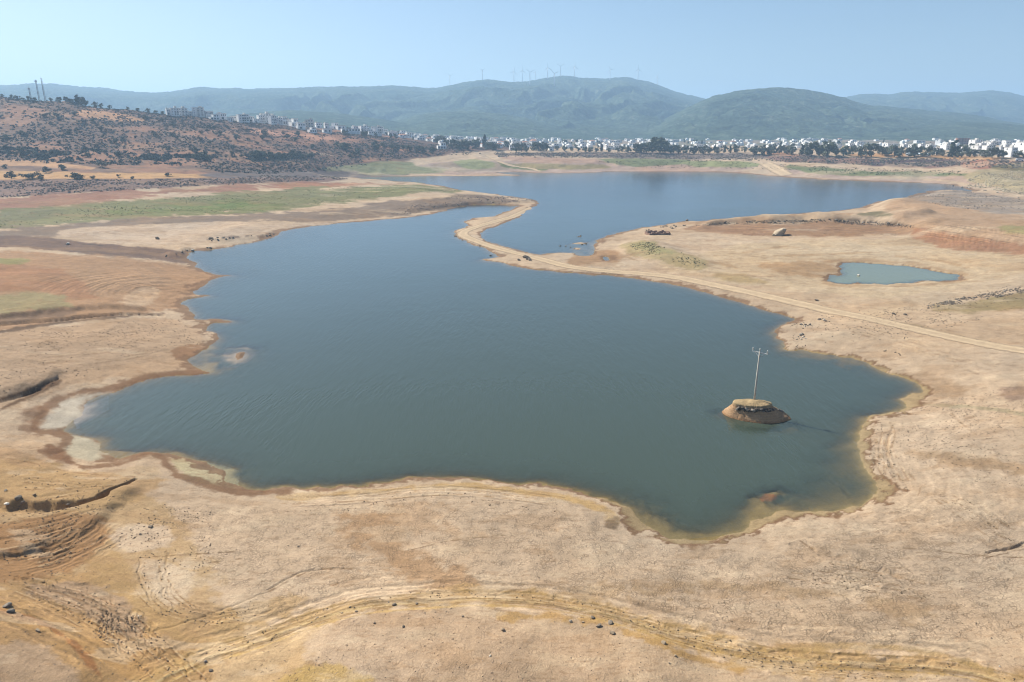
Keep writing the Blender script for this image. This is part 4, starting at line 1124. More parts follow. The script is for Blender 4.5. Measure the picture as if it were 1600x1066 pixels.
# ------------------------------------------------------------------ trees
def leaf_material(name, a, b, rnd=.25):
    m, nt, n, l, p = new_mat(name)
    oi = n.new('ShaderNodeObjectInfo'); geo = n.new('ShaderNodeNewGeometry')
    f = noise_node(n, l, geo.outputs['Position'], .5, 3, .6)
    c = mix_col(n, l, 'MIX', maprange(n, l, f, .35, .65, 0, 1), (*a, 1), (*b, 1))
    c = mix_col(n, l, 'MULTIPLY', 1.0, c, maprange(n, l, oi.outputs['Random'], 0, 1, 1 - rnd, 1 + rnd))
    l.new(c, p.inputs['Base Color']); p.inputs['Roughness'].default_value = .8; p.inputs['Specular IOR Level'].default_value = .15
    return m
m_leaf = {'broad': leaf_material('broad_leaves', (.074, .086, .055), (.125, .135, .088)), 'pine': leaf_material('pine_needles', (.040, .054, .036), (.068, .082, .052)), 'olive': leaf_material('olive_leaves', (.045, .052, .036), (.085, .088, .060))}
m_bark = plain('bark', (.12, .09, .065), .9, .25, 2, .1)
def crown_mesh(kind, seed):
    rg = np.random.default_rng(seed)
    if kind == 'pine': lob = [((rg.normal(0, .05), rg.normal(0, .05), .18 + .78 * t), .22 * (1.12 - t) + .03) for t in np.linspace(0, 1, 12)]; nl = 46
    elif kind == 'olive': lob = [((rg.normal(0, .22), rg.normal(0, .22), rg.uniform(.20, .76)), rg.uniform(.17, .28)) for _ in range(11)]; nl = 48
    else: lob = [((rg.normal(0, .19), rg.normal(0, .19), rg.uniform(.20, .86)), rg.uniform(.14, .25)) for _ in range(16)]; nl = 46
    vs_, q = [], []
    for (cx, cy, cz), r in lob:
        d = rg.normal(size=(nl, 3)); d /= np.linalg.norm(d, axis=1)[:, None]
        c = np.array([cx, cy, cz]) + d * r * (rg.uniform(.45, 1.08, (nl, 1))) * np.array([1, 1, .82])
        a = rg.normal(size=(nl, 3)); a -= d * (a * d).sum(1)[:, None] * .75; a /= np.linalg.norm(a, axis=1)[:, None]
        b = np.cross(d + .5 * rg.normal(size=(nl, 3)), a); b /= np.linalg.norm(b, axis=1)[:, None]
        s = rg.uniform(.028, .062, (nl, 1))
        o = len(vs_) * 4
        for i in range(nl):
            vs_.append((c[i] - a[i] * s[i] - b[i] * s[i] * .7, c[i] + a[i] * s[i] - b[i] * s[i] * .6, c[i] + a[i] * s[i] * .8 + b[i] * s[i] * .7, c[i] - a[i] * s[i] * .9 + b[i] * s[i] * .6))
    v = np.array(vs_).reshape(-1, 3); v[:, 2] = np.maximum(v[:, 2], .05)
    return v, np.arange(len(v)).reshape(-1, 4)
def tree_proto(kind, seed):
    r = empty('pine_tree' if kind == 'pine' else 'olive_tree' if kind == 'olive' else 'broadleaf_tree')
    v, q = crown_mesh(kind, seed)
    raw_mesh('crown', v, q, mat=m_leaf[kind], parent=r)
    rg = random.Random(seed); m = MB()
    top = .8 if kind == 'pine' else .5
    m.tube([(0, 0, -.1), (.01, 0, .15), (.02, .01, .34), (.0, .02, top)], [.036, .030, .024, .008], 7)
    if kind != 'pine':
        for k in range(4):
            a = rg.uniform(0, 6.28); m.tube([(.01, 0, .24 + .03 * k), (.10 * math.cos(a), .10 * math.sin(a), .42), (.19 * math.cos(a), .19 * math.sin(a), .58)], [.018, .012, .006], 5)
    m.build('trunk', m_bark, r, True)
    return r
protos = {k: [tree_proto(k, 100 + 10 * j + i) for i in range(3)] for j, k in enumerate(('broad', 'pine', 'olive'))}
used_proto = set(); n_trees = 0
def plant(kind, g, hgt, wid, label, group):
    global n_trees
    ps = protos[kind]; i = random.randrange(len(ps)); p = ps[i]
    if (kind, i) not in used_proto: used_proto.add((kind, i)); t = p
    else: t = copy_tree(p)
    t.location = (g[0], g[1], g[2] - .02 * hgt); t.scale = (hgt * wid, hgt * wid, hgt); t.rotation_euler = (0, 0, random.uniform(0, 6.28))
    tag(t, label, 'tree', group); n_trees += 1
    return t
def px_h(g, hp_): return hp_ / FPX * g[1] * 1.03

G_E = 'trees between the far shore and the town'
BELT = [(1218,240,12,'broad'),(1228,241,11,'broad'),(1236,242,13,'broad'),(1253,243,16,'pine'),(1262,244,15,'broad'),(1268,244.5,22,'broad'),(1280,244,16,'broad'),(1292,245,23,'broad'),(1299,238,18,'broad'),(1306,243,11,'broad'),(1318,244,16,'broad'),(1328,243,12,'broad'),(1345,245,16,'broad'),(1361,246,21,'broad'),(1378,243,14,'broad'),(1386,243,12,'broad'),(1397,246,18,'broad'),(1404,246,15,'broad'),
        (1420,246,14,'broad'),(1429,245,19,'broad'),(1447,246,17,'broad'),(1457,243,12,'broad'),(1464,243,11,'pine'),(1472,244,11,'broad'),(1488,246,25,'pine'),(1496,246,17,'pine'),(1503,246,18,'broad'),(1515,245.5,13,'broad'),(1522,245.5,11,'broad'),(1537,246,12,'broad'),(1550,247,16,'broad'),(1559,247,13,'broad'),(1568,246.5,11,'broad'),(1590,246.5,9,'broad'),(1601,247,10,'broad'),
        (994,239,14,'broad'),(1002,239,15,'broad'),(1010,239,17,'broad'),(1020,239.5,16,'broad'),(1031,239.5,25,'broad'),(1039,239.5,19,'broad'),(1050,240,14,'broad'),(1060,240,13,'broad'),(1072,240.5,12,'broad'),(1084,241,13,'broad'),(1097,241,12,'broad'),(1108,240,10,'broad'),(1120,240,11,'broad'),(1131,239,12,'broad'),(1141,239,11,'pine'),(1150,239,12,'broad'),(1163,238,9,'broad'),(1178,242,14,'broad'),(1190,243,16,'broad'),(1202,243,13,'broad'),(1209,241,12,'broad'),
        (690,224,12,'broad'),(682,223,9,'broad'),(697,229,11,'broad'),(706,231,13,'broad'),(714,232,13,'broad'),(722,234,15,'broad'),(731,235,14,'broad'),(743,233,16,'broad'),(757,231,19,'pine'),(764,234,12,'broad'),(770,236,13,'broad'),(775,235,11,'broad'),(792,232,11,'broad'),(807,238,14,'broad'),(815,237,13,'broad'),(822,238,10,'broad'),(834,236,13,'broad'),(841,236,14,'broad'),(849,236,14,'broad'),(854,236,11,'broad'),
        (904,237,7,'broad'),(914,238,8,'broad'),(922,238,8,'broad'),(932,238,7,'broad'),(940,237,11,'pine'),(952,238,7,'broad'),(965,238,7,'broad'),(972,237,9,'broad'),(980,238,9,'broad'),(870,235,7,'broad'),(882,236,8,'broad'),(893,236,6,'broad')]
SPECIAL = {(1488,246):'tallest dark conifer in front of the brick red unfinished building', (1031,239.5):'highest rounded tree of the dark clump in front of the white town', (757,231):'tall dark pine rising above the trees left of the pale track', (1361,246):'big round grey green tree beside the small white rocks on the far bank', (1268,244.5):'tall broad tree in the dense grove on the dry far bank', (1292,245):'tallest tree on the right side of the dense grove', (1429,245):'round tree at the left end of the long low shed', (1447,246):'tree in front of the long low shed', (807,238):'leafy tree beside the white cottage near the pale track'}
for px, py, hh, kd in BELT:
    g = ground_at(px, py)
    w_ = random.uniform(.85, 1.25) if kd != 'pine' else random.uniform(.8, 1.1)
    reg = 'right of the dense grove, below the white apartment blocks' if px > 1400 else 'in the dense grove on the dry far bank' if px > 1210 else 'in the dark tree row between far shore and town' if px > 985 else 'near the waterfront houses left of the tall tree clump' if px > 860 else 'beside the pale track coming down to the lake'
    lb = SPECIAL.get((px, py)) or ('dark green conifer ' if kd == 'pine' else 'tall grey green tree ' if hh > 15 else 'low grey green tree ' if hh < 11 else 'bushy grey green tree ') + reg
    plant(kd, g, px_h(g, hh), w_, lb, G_E)
G_T = 'trees among the white houses'
for _ in range(125):
    px = random.uniform(560, 1600)
    lo = np.interp(px, [560, 700, 850, 1000, 1600], [204, 216, 221, 222, 222]); hi = np.interp(px, [560, 700, 850, 1000, 1200, 1600], [212, 228, 234, 235, 236, 243])
    g = ground_at(px, random.uniform(lo, hi))
    if g: plant(random.choice(['broad', 'broad', 'pine']), g, random.uniform(5, 10), random.uniform(.7, 1.0), 'small dark tree standing between white houses of the far town', G_T)
G_H = 'trees on the dry hillside'
HILLT = [(92,154,8,'broad'),(105,156,9,'broad'),(112,158,8,'broad'),(121,162,15,'pine'),(127,162,13,'broad'),(134,163,10,'broad'),(150,161,9,'broad'),(158,164,8,'broad'),(172,166,6,'broad'),(3,149,5,'broad'),(18,150,6,'broad'),(27,151,7,'broad'),(36,152,5,'broad'),(46,153,8,'broad'),(54,155,7,'broad'),(80,156,6,'broad'),(200,169,5,'broad'),(215,171,5,'broad'),(232,172,7,'broad'),(244,173,6,'broad'),(254,174,6,'broad')]
for px, py, hh, kd in HILLT:
    g = ground_at(px, py) or ground_at(px, py + 4) or ground_at(px, py + 9)
    if g: plant(kd, g, px_h(g, hh), random.uniform(.9, 1.3), 'large dark pine on the hill crest right of the radio masts' if px == 121 else 'dark tree on the skyline of the brown hill near the masts' if px < 90 else 'dark tree on the hill crest between the masts and the white houses', G_H)
FIELD = [(18,279,13),(41,280,9),(51,279,12),(66,281,9),(117,280,12),(125,280,9),(145,279.5,6),(263,275,6),(72,270,11),(96,265,9),(160,262,10),(208,280,5),(185,277,5),(9,263,7)]
for px, py, hh in FIELD:
    g = ground_at(px, py); plant('olive', g, px_h(g, hh), random.uniform(1.1, 1.7), 'round dark shrub tree scattered on the straw coloured field below the hill', 'shrub trees on the straw field')
LOW = [(406,247,12),(414,247,10),(425,248,11),(434,248,10),(443,248,9),(473,248,8),(487,247,9),(316,250,13),(308,251,10),(325,252,9),(395,246,9),(535,232,9),(541,235,11),(527,229,8),(560,240,9),(640,236,9),(652,238,10),(662,240,11),(630,234,8),(676,240,10),(585,230,9),(600,232,9),(612,233,8),(540,213,9),(570,214,9),(466,212,7),(545,207,8)]
for px, py, hh in LOW:
    g = ground_at(px, py); plant('broad', g, px_h(g, hh), random.uniform(1.0, 1.4), 'dark bushy tree at the foot of the brown hillside' if px < 500 else 'dark bushy tree on the slope below the terraced white houses', G_H)
k_ = 0
while k_ < 95:
    px = random.uniform(0, 640); lo = np.interp(px, [0, 250, 400, 640], [160, 184, 205, 232]); hi = np.interp(px, [0, 200, 400, 640], [250, 252, 250, 244])
    g = ground_at(px, random.uniform(lo, hi))
    if not g: continue
    plant(random.choice(['olive', 'olive', 'broad']), g, random.uniform(3.5, 7.0), random.uniform(1.0, 1.5), 'grey green olive tree dotted over the dry brown hillside', G_H); k_ += 1
for k, ps in protos.items():
    for i, p in enumerate(ps):
        if (k, i) not in used_proto:
            for c in list(p.children): bpy.data.objects.remove(c)
            bpy.data.objects.remove(p)
print('trees', n_trees)

# ------------------------------------------------------------------ scrub, dry grass tufts: far too many to count
def scatter(name, X, Y, size, colr, nq, flat=.7, leaf=.42):
    n_ = len(X); Z = zq(X, Y)
    d = rng.normal(size=(n_, nq, 3)); d /= np.linalg.norm(d, axis=2)[..., None]; d[..., 2] = np.abs(d[..., 2])
    c = d * rng.uniform(.35, 1, (n_, nq, 1)) * np.array([1, 1, flat])
    a = rng.normal(size=(n_, nq, 3)); a -= d * (a * d).sum(2)[..., None] * .7; a /= np.linalg.norm(a, axis=2)[..., None]
    b = np.cross(d + .4 * rng.normal(size=d.shape), a); b /= np.linalg.norm(b, axis=2)[..., None]
    s = rng.uniform(.5, 1.1, (n_, nq, 1)) * leaf
    v = np.stack([c - a * s - b * s * .8, c + a * s - b * s * .7, c + a * s * .8 + b * s * .8, c - a * s * .9 + b * s * .7], 2)
    v = v * size[:, None, None, None] + np.stack([X, Y, Z], 1)[:, None, None, :]
    v = v.reshape(-1, 3)
    o = raw_mesh(name, v, np.arange(len(v)).reshape(-1, 4), mat=m_scrub)
    add_attr(o.data, 'tint', np.repeat(colr, nq * 4, 0), 'FLOAT_COLOR')
    return tag(o, kind='stuff')
m_scrub, _nt, _n, _l, _p = new_mat('scrub')
_c = attr(_n, _l, 'tint'); _l.new(_c.outputs['Color'], _p.inputs['Base Color']); _p.inputs['Roughness'].default_value = .9; _p.inputs['Specular IOR Level'].default_value = .1
def pick(n_, poly, ymin, ymax, dens):
    """random spots inside a survey outline"""
    out_x, out_y = [], []; tot = 0
    us_ = [(x - 800) / FPX for x, _ in poly]
    while tot < n_:
        k = 40000
        Y = np.sqrt(rng.uniform(ymin ** 2, ymax ** 2, k)).astype(np.float32); X = (rng.uniform(min(us_) * 1.1 - .05, max(us_) * 1.1 + .05, k) * Y).astype(np.float32)
        Z = zq(X, Y); px, py = proj(X, Y, Z)
        ok = inside(px, py, poly) & (rng.random(k) < dens(X, Y))
        out_x.append(X[ok]); out_y.append(Y[ok]); tot += int(ok.sum())
    return np.concatenate(out_x)[:n_], np.concatenate(out_y)[:n_]
DARK = np.array([.070, .078, .064]); GREY = np.array([.115, .108, .095]); DRY = np.array([.155, .115, .09])
def tints(n_, wts):
    k = rng.choice(3, n_, p=wts); c = np.array([DARK, GREY, DRY])[k]
    return c * rng.uniform(.75, 1.3, (n_, 1))
HP = [(-250,120),(-250,253),(0,253),(150,257),(300,260),(350,270),(420,272),(520,267),(640,246),(760,240),(640,214),(520,206),(400,192),(300,182),(200,168),(100,150),(0,143)]
X, Y = pick(21000, HP, 470, 1150, lambda x, y: np.clip(.55 - .7 * fbm(x, y, 38, 4, 31) + .3 * fbm(x, y, 12, 3, 44), .03, 1))
scatter('hillside_scrub', X, Y, rng.uniform(.5, 1.9, len(X)) , tints(len(X), [.4, .4, .2]) * 1.15, 10)
HP2 = [(-250,285),(0,283),(120,281),(300,280),(420,274),(520,276),(545,280),(420,286),(280,293),(150,300),(0,310),(-250,325)]
X, Y = pick(1500, [(-250,228),(0,230),(130,232),(210,240),(330,244),(470,240),(470,250),(330,256),(200,258),(100,252),(0,250),(-250,252)], 520, 900, lambda x, y: np.clip(.35 + .9 * fbm(x, y, 30, 3, 49), .02, 1))
scatter('thicket', X, Y, rng.uniform(1.0, 2.6, len(X)), DARK * rng.uniform(.7, 1.15, (len(X), 1)), 14)
X, Y = pick(4500, HP2, 380, 800, lambda x, y: np.clip(.5 + .9 * fbm(x, y, 22, 3, 45), .05, 1))
scatter('dry_scrub', X, Y, rng.uniform(.35, 1.0, len(X)), tints(len(X), [.1, .4, .5]) * 1.7, 10)
FP = [(770,239),(900,239),(1000,240),(1200,242),(1330,246),(1560,249),(1640,256),(1640,266),(1540,262),(1400,260),(1200,252),(1000,247),(780,246)]
X, Y = pick(4600, FP, 700, 1200, lambda x, y: np.clip(.5 + .8 * fbm(x, y, 24, 3, 46), .05, 1))
scatter('bank_scrub', X, Y, rng.uniform(.5, 1.5, len(X)), tints(len(X), [.3, .35, .35]) * 1.4, 12)
GP = [(640,292),(700,291),(725,298),(640,304),(560,312),(430,330),(200,336),(0,358),(0,334),(300,306),(560,292)]
X, Y = pick(2600, GP, 330, 700, lambda x, y: np.clip(.45 + .9 * fbm(x, y, 18, 3, 47), .02, 1))
gcol = np.array([.105, .118, .052]) * rng.uniform(.75, 1.2, (len(X), 1))
scatter('meadow_tufts', X, Y, rng.uniform(.18, .45, len(X)), gcol, 8)
for name, poly, n_, lo, hi, tint in (('hummock_tufts', [(980,384),(1010,377),(1060,393),(1105,412),(1090,420),(1030,407)], 260, 220, 420, (.26, .235, .15)), ('shore_tufts', [(930,252),(1100,250),(1200,256),(1380,264),(1520,268),(1500,274),(1360,274),(1200,264),(1000,262)], 1500, 650, 1100, (.075, .085, .040)), ('scarp_scrub', [(1088,353),(1130,346),(1200,345),(1290,342),(1360,346),(1425,353),(1420,355),(1290,347),(1130,350)], 420, 330, 480, (.07, .06, .04))):
    X, Y = pick(n_, poly, lo, hi, lambda x, y: np.clip(.5 + .9 * fbm(x, y, 10, 3, 48), .05, 1))
    scatter(name, X, Y, rng.uniform(.15, .5, n_) * (1.8 if lo > 600 else 1), np.array(tint) * rng.uniform(.6, 1.3, (n_, 1)), 8)
# ------------------------------------------------------------------ the white town
m_wall = plain('whitewash', (.80, .79, .77), .8, .06, .3, .2, 0, .08)
m_cream = plain('cream_plaster', (.66, .60, .50), .8, .06, .3, .2)
m_grey = plain('grey_plaster', (.45, .45, .45), .8, .08, .3, .2)
m_roof = plain('flat_roof', (.55, .52, .48), .9, .12, .4, .1, 0, .15)
m_tile = plain('tile_roof', (.36, .19, .13), .9, .15, .8, .1, 0, .15)
m_dark = plain('window_glass', (.035, .042, .05), .12, .05, 1, .6)
m_brick = plain('raw_brick', (.34, .16, .11), .9, .15, .6, .1)
m_conc = plain('raw_concrete', (.36, .33, .30), .9, .15, .6, .1)
m_sheet = plain('sheet_roof', (.46, .55, .60), .5, .08, .5, .3)

def add_window(root, x, y, z, w, h, ny=True, mat=None):
    m = MB()
    m.box((x, y, z), (w, .14, h) if ny else (.14, w, h))
    return m.build('window', mat or m_dark, root)
def house(kind):
    """body with storeys; front looks to -Y; unit of metres"""
    r = empty('house' if kind not in ('block', 'slab', 'tower_block') else 'apartment_block')
    def wall(mb, mat=m_wall): return mb.build('wall', mat, r)
    if kind == 'cube':
        m = MB(); m.box((0, 0, 2.9), (10, 8, 7.0)); wall(m)
        m = MB(); m.box((0, 0, 6.55), (10.5, 8.5, .3)); m.box((-2.5, 1, 7.2), (3, 3, 1.0)); m.build('roof', m_roof, r)
        for x in (-3, .2, 3.2): add_window(r, x, -4.02, 4.6, 1.5, 1.6)
        add_window(r, -1.2, -4.02, 1.5, 3.4, 2.1); add_window(r, -5.02, 0, 4.4, 1.6, 1.4, False)
    elif kind == 'stepped':
        m = MB(); m.box((0, 0, 1.2), (13, 9, 4.2)); m.box((2.2, 1.2, 4.8), (8.2, 6.4, 3.2)); wall(m)
        m = MB(); m.box((2.2, 1.2, 6.5), (8.6, 6.8, .26)); m.box((-4.2, 0, 3.4), (4.2, 8.6, .2)); m.build('roof', m_roof, r)
        for x in (-4.5, -.5, 3.5): add_window(r, x, -4.52, 1.6, 2.4, 2.0)
        add_window(r, 1.0, -2.02, 4.9, 2.2, 1.7); add_window(r, 4.4, -2.02, 4.9, 1.5, 1.7)
    elif kind == 'tiled':
        m = MB(); m.box((0, 0, 1.9), (10, 8, 5.6)); wall(m)
        m = MB(); m.add([(-5.4, -4.4, 4.7), (5.4, -4.4, 4.7), (5.4, 4.4, 4.7), (-5.4, 4.4, 4.7), (-2.4, 0, 6.6), (2.4, 0, 6.6)], [(0, 1, 5, 4), (1, 2, 5), (2, 3, 4, 5), (3, 0, 4), (3, 2, 1, 0)]); m.build('roof', m_tile, r)
        for x in (-2.8, 2.6): add_window(r, x, -4.02, 3.1, 1.8, 1.5)
        add_window(r, 0, -4.02, 1.1, 1.3, 2.0)
    elif kind == 'row':
        m = MB(); m.box((0, 0, 2.4), (20, 8, 6.4))
        for x in (-7, 0, 7): m.box((x, -4.6, 1.2), (.3, 1.6, 4.0))
        wall(m)
        m = MB(); m.box((0, 0, 5.75), (20.4, 8.4, .3)); m.build('roof', m_roof, r)
        for x in (-8, -4.6, -1.2, 2.2, 5.6, 8.6): add_window(r, x, -4.02, 4.0, 1.7, 1.6)
    elif kind == 'low':
        m = MB(); m.box((0, 0, .9), (9, 6, 3.8)); wall(m)
        m = MB(); m.box((0, 0, 2.92), (9.6, 6.6, .24)); m.build('roof', m_roof, r)
        add_window(r, -2, -3.02, 1.5, 1.6, 1.3); add_window(r, 2.2, -3.02, 1.3, 1.3, 1.8)
    elif kind in ('block', 'tower_block', 'slab'):
        fl = {'block': 3, 'tower_block': 5, 'slab': 3}[kind]; w = {'block': 15, 'tower_block': 14, 'slab': 24}[kind]; d = 11
        hh = fl * 3.0
        m = MB(); m.box((0, 0, hh / 2 - 1), (w, d, hh + 2)); m.box((-w * .32, -.8, hh / 2 - .8), (w * .26, d, hh + 2.3)); wall(m)
        m = MB(); m.box((0, 0, hh + .16), (w + .5, d + .5, .32)); m.box((w * .18, 1, hh + 1.3), (4, 4, 2.0)); m.build('roof', m_roof, r)
        xs = (w * .02, w * .33) if kind != 'slab' else (-w * .08, w * .12, w * .34)
        for f in range(fl):
            for x in xs:
                add_window(r, x, -d / 2 - .02, f * 3 + 1.55, w * .15, 1.75)
                m = MB(); m.box((x, -d / 2 - .75, f * 3 + .25), (w * .2, 1.4, .18)); m.box((x, -d / 2 - 1.42, f * 3 + .75), (w * .2, .07, .9)); m.build('balcony', m_wall if f % 2 == 0 else m_grey, r)
            add_window(r, -w * .32, -d / 2 - .82, f * 3 + 1.6, 1.4, 1.3)
        add_window(r, -w / 2 - .02, 1, hh - 1.4, 1.5, 1.3, False)
    return r
def facing(g): return R(27) - .5 * math.atan2(g[0], g[1]) + R(random.gauss(0, 9))
HP_ = {k: house(k) for k in ('cube', 'stepped', 'tiled', 'row', 'low', 'block', 'tower_block', 'slab')}
DIM = {'cube': (10, 7.4), 'stepped': (13, 6.4), 'tiled': (10, 6.4), 'row': (20, 5.9), 'low': (9, 3), 'block': (15, 9.6), 'tower_block': (14, 16), 'slab': (24, 9.6)}
used_h = set(); n_house = 0; spots = []
LOOK = {'cube': 'white flat roofed two storey house', 'stepped': 'white stepped villa with a roof terrace', 'tiled': 'white house with a red tiled roof', 'row': 'long white terrace of joined houses', 'low': 'small low white house', 'block': 'white apartment block with balconies', 'tower_block': 'tall pale apartment tower', 'slab': 'wide white apartment block'}
def place_house(kind, g, w, h, rz, where, group, label=None, walls=None):
    global n_house
    p = HP_[kind]
    if kind not in used_h: used_h.add(kind); o = p
    else: o = copy_tree(p)
    dw, dh = DIM[kind]
    o.location = (g[0], g[1], g[2]); o.scale = (w / dw, (w / dw + h / dh) / 2, h / dh)
    o.rotation_euler = (0, 0, rz)
    tag(o, label or (LOOK[kind] + ' ' + where), 'house' if kind in ('cube', 'stepped', 'tiled', 'row', 'low') else 'apartment block', group)
    n_house += 1; spots.append((g[0], g[1], w))
    return o
def swap(o, part, mat):
    for c in o.children:
        if c.name.startswith(part): c.data = c.data.copy(); c.data.materials[0] = mat
G_S = 'houses on the hillside above the lake'
SLOPE = [(264,177,6,8,'cube'),(273,178,10,9,'block'),(285,178,12,9,'block'),(297,180,6,6,'cube'),(326,180,10,8,'row'),(335,183,12,6,'stepped'),(347,187,9,8,'cube'),(360,184,6,5,'low'),(368,182,11,6,'row'),(380,191,14,9,'slab'),(392,189,8,7,'cube'),(408,192,8,9,'block'),(416,191,12,11,'block'),(426,191,8,10,'block'),(436,190,8,8,'block'),(443,192,9,9,'stepped'),(453,195,9,8,'cube'),(460,198,10,9,'stepped'),(470,202,10,8,'cube'),(488,207,10,6,'stepped'),(498,196,8,7,'cube'),(510,195,5,7,'cube'),(523,202,10,7,'stepped'),(532,203,10,5,'low'),(548,209,24,6,'row'),(555,203,7,6,'cube'),(569,203,12,7,'block'),(590,204,14,8,'slab'),(600,207,10,6,'stepped'),(585,212,18,5,'row'),(511,208,11,5,'low'),(616,206,9,6,'cube'),(628,208,10,6,'stepped'),(640,210,9,6,'cube'),(612,213,9,5,'low'),(576,208,9,5,'cube'),(478,199,7,6,'cube'),(400,186,7,5,'cube')]
for px, py, w, h, kd in SLOPE:
    g = ground_at(px, py) or ground_at(px, py + 3) or ground_at(px, py + 6)
    if not g: continue
    s = g[1] / FPX
    wh = 'high behind the brown hill crest' if px < 400 else 'left of the yellowish hillside block' if px < 475 else 'between hillside row and flat town'
    place_house(kd, g, w * s * 1.12, h * s * 1.25, facing(g), wh, G_S)
g = ground_at(311, 183); o = place_house('tower_block', g, 16 * g[1] / FPX, 14 * g[1] / FPX, R(20), '', G_S, 'tall apartment block with an ochre top storey on the hillside crest')
g = ground_at(484, 197) or ground_at(484, 199); o = place_house('block', g, 12 * g[1] / FPX, 12 * g[1] / FPX, R(12), '', G_S, 'pale yellow apartment block beside a dark tree on the hillside'); swap(o, 'wall', m_cream)
g = ground_at(690, 233); o = place_house('stepped', g, 13 * g[1] / FPX, 9 * g[1] / FPX, R(16), '', 'houses by the pale track', 'white cottage standing alone among trees left of the pale track')
for px, py, w, h in ((800, 234, 8, 7), (823, 230, 8, 6), (861, 235, 7, 6)):
    g = ground_at(px, py); place_house('cube', g, w * g[1] / FPX, h * g[1] / FPX, R(random.uniform(5, 25)), 'near the waterfront trees right of the pale track', 'houses by the pale track')
G_B = 'apartment blocks at the right end of the town'
NEAR = [(1467,226,9,7,'block'),(1478,228,8,6,'cube'),(1487,224,7,5,'cube'),(1523,229,14,10,'block'),(1511,239,15,9,'slab'),(1524,241,11,13,'block'),(1541,243,11,15,'tower_block'),(1561,240,12,10,'block'),(1577,245,12,14,'block'),(1588,238,10,14,'block'),(1599,240,13,17,'block'),(1548,231,9,8,'block'),(1572,228,8,8,'cube'),(1452,233,10,7,'slab'),(1440,231,9,6,'block'),(1425,232,10,6,'slab'),(1478,234,9,9,'block'),(1465,238,10,7,'cube'),(1412,231,8,6,'cube'),(1398,229,7,5,'cube'),(1386,233,9,4,'row'),(1340,228,9,6,'block'),(1330,229,8,5,'cube'),(1310,229,8,4,'cube'),(1556,222,8,5,'cube'),(1594,224,8,5,'cube'),(1570,234,10,8,'block'),(1533,232,9,8,'block'),(1498,236,9,7,'cube')]
for px, py, w, h, kd in NEAR:
    g = ground_at(px, py); s = g[1] / FPX
    wh = 'behind the right bank trees' if px > 1500 else 'left of the brick red building'
    place_house(kd, g, w * s, h * s, facing(g), wh, G_B)
# random houses of the flat town
BANDS = [(600, 760, 203, 213, 213, 231, 50, 'above the pale lakeside track', 'white houses above the pale track'), (740, 1000, 213, 219, 230, 235, 68, 'left of the tall tree clump', 'white houses in the middle of the town'), (1000, 1210, 220, 220, 230, 233, 20, 'behind the long tree row', 'white houses behind the tree row'), (1200, 1400, 217, 219, 234, 236, 28, 'behind the dense grove', 'white houses behind the grove'), (1380, 1620, 219, 221, 226, 232, 16, 'in the last rows below the hill', 'white houses below the right hill')]
for x0, x1, a0, a1, b0, b1, cnt, wh, gr in BANDS:
    made = tries = 0
    while made < cnt and tries < 6000:
        tries += 1
        px = random.uniform(x0, x1); t = (px - x0) / (x1 - x0)
        py = random.uniform(a0 + (a1 - a0) * t, b0 + (b1 - b0) * t)
        g = ground_at(px, py)
        if not g: continue
        kd = random.choice(['cube', 'cube', 'stepped', 'stepped', 'tiled', 'low', 'row'])
        w = {'cube': 10, 'stepped': 13, 'tiled': 10, 'low': 9, 'row': 20}[kd] * random.uniform(.9, 1.3)
        if any((g[0] - s[0]) ** 2 + (g[1] - s[1]) ** 2 < (.52 * (w + s[2])) ** 2 for s in spots): continue
        place_house(kd, g, w, DIM[kd][1] * random.uniform(.85, 1.15), facing(g), wh, gr); made += 1
for k, p in HP_.items():
    if k not in used_h:
        for c in list(p.children): bpy.data.objects.remove(c)
        bpy.data.objects.remove(p)
print('houses', n_house)
# the rest of the town, beyond the three hundred that show largest: one mass of little white blocks
m = MB(); left = 460
while left:
    px = min(random.uniform(585, 1640), random.uniform(585, 1640)); lo = np.interp(px, [585, 700, 850, 1000, 1640], [198, 208, 215, 217, 217.5]); hi = np.interp(px, [585, 700, 850, 1000, 1400, 1640], [212, 227, 233, 232, 234, 230])
    g = ground_at(px, random.uniform(lo, hi)); left -= 1
    if not g or fbm(np.array([g[0]]), np.array([g[1]]), 120, 3, 88)[0] < -.12: continue
    w = random.uniform(5, 9.5); d = random.uniform(5, 8); h = random.uniform(3, 5.5)
    if any((g[0] - s[0]) ** 2 + (g[1] - s[1]) ** 2 < (.45 * (w + s[2])) ** 2 for s in spots): continue
    spots.append((g[0], g[1], w)); rz = Matrix.Rotation(facing(g), 3, 'Z')
    m.box((g[0], g[1], g[2] + h / 2 - 1), (w, d, h + 2), rz)
    if random.random() < .6: m.box(Vector((g[0], g[1], g[2] + h + .6)) + rz @ Vector((w * .2, 0, 0)), (w * .45, d * .6, 1.6), rz)
tag(m.build('far_houses', m_wall), kind='stuff')
# unfinished brick building
g = ground_at(1503, 226); s = g[1] / FPX; w = 17 * s; h = 9.5 * s
r = empty('unfinished_building', g, math.atan2(-g[0], g[1]) + R(24)); tag(r, 'unfinished brick red building standing above the white blocks', 'building')
m = MB(); m.box((w * .22, 0, h / 2 - 1), (w * .5, 10, h + 2)); m.build('brick_wall', m_brick, r)
m = MB(); m.box((-w * .28, 1.5, h / 2 - 1), (w * .42, 7, h + 2)); m.build('brick_wall', m_brick, r)
m = MB()
for z in (h * .33, h * .66, h): m.box((0, 0, z), (w * 1.06, 11, .35))
m.build('floor_slab', m_conc, r)
for x in (-w * .5, -w * .24, 0):
    m = MB(); m.tube([(x, -5, -1), (x, -5, h)], .3, 4); m.build('column', m_conc, r)
for z in (.18, .5, .83):
    add_window(r, w * .34, -5.03, h * z, 1.8, 1.6); add_window(r, w * .12, -5.03, h * z, 1.8, 1.6)
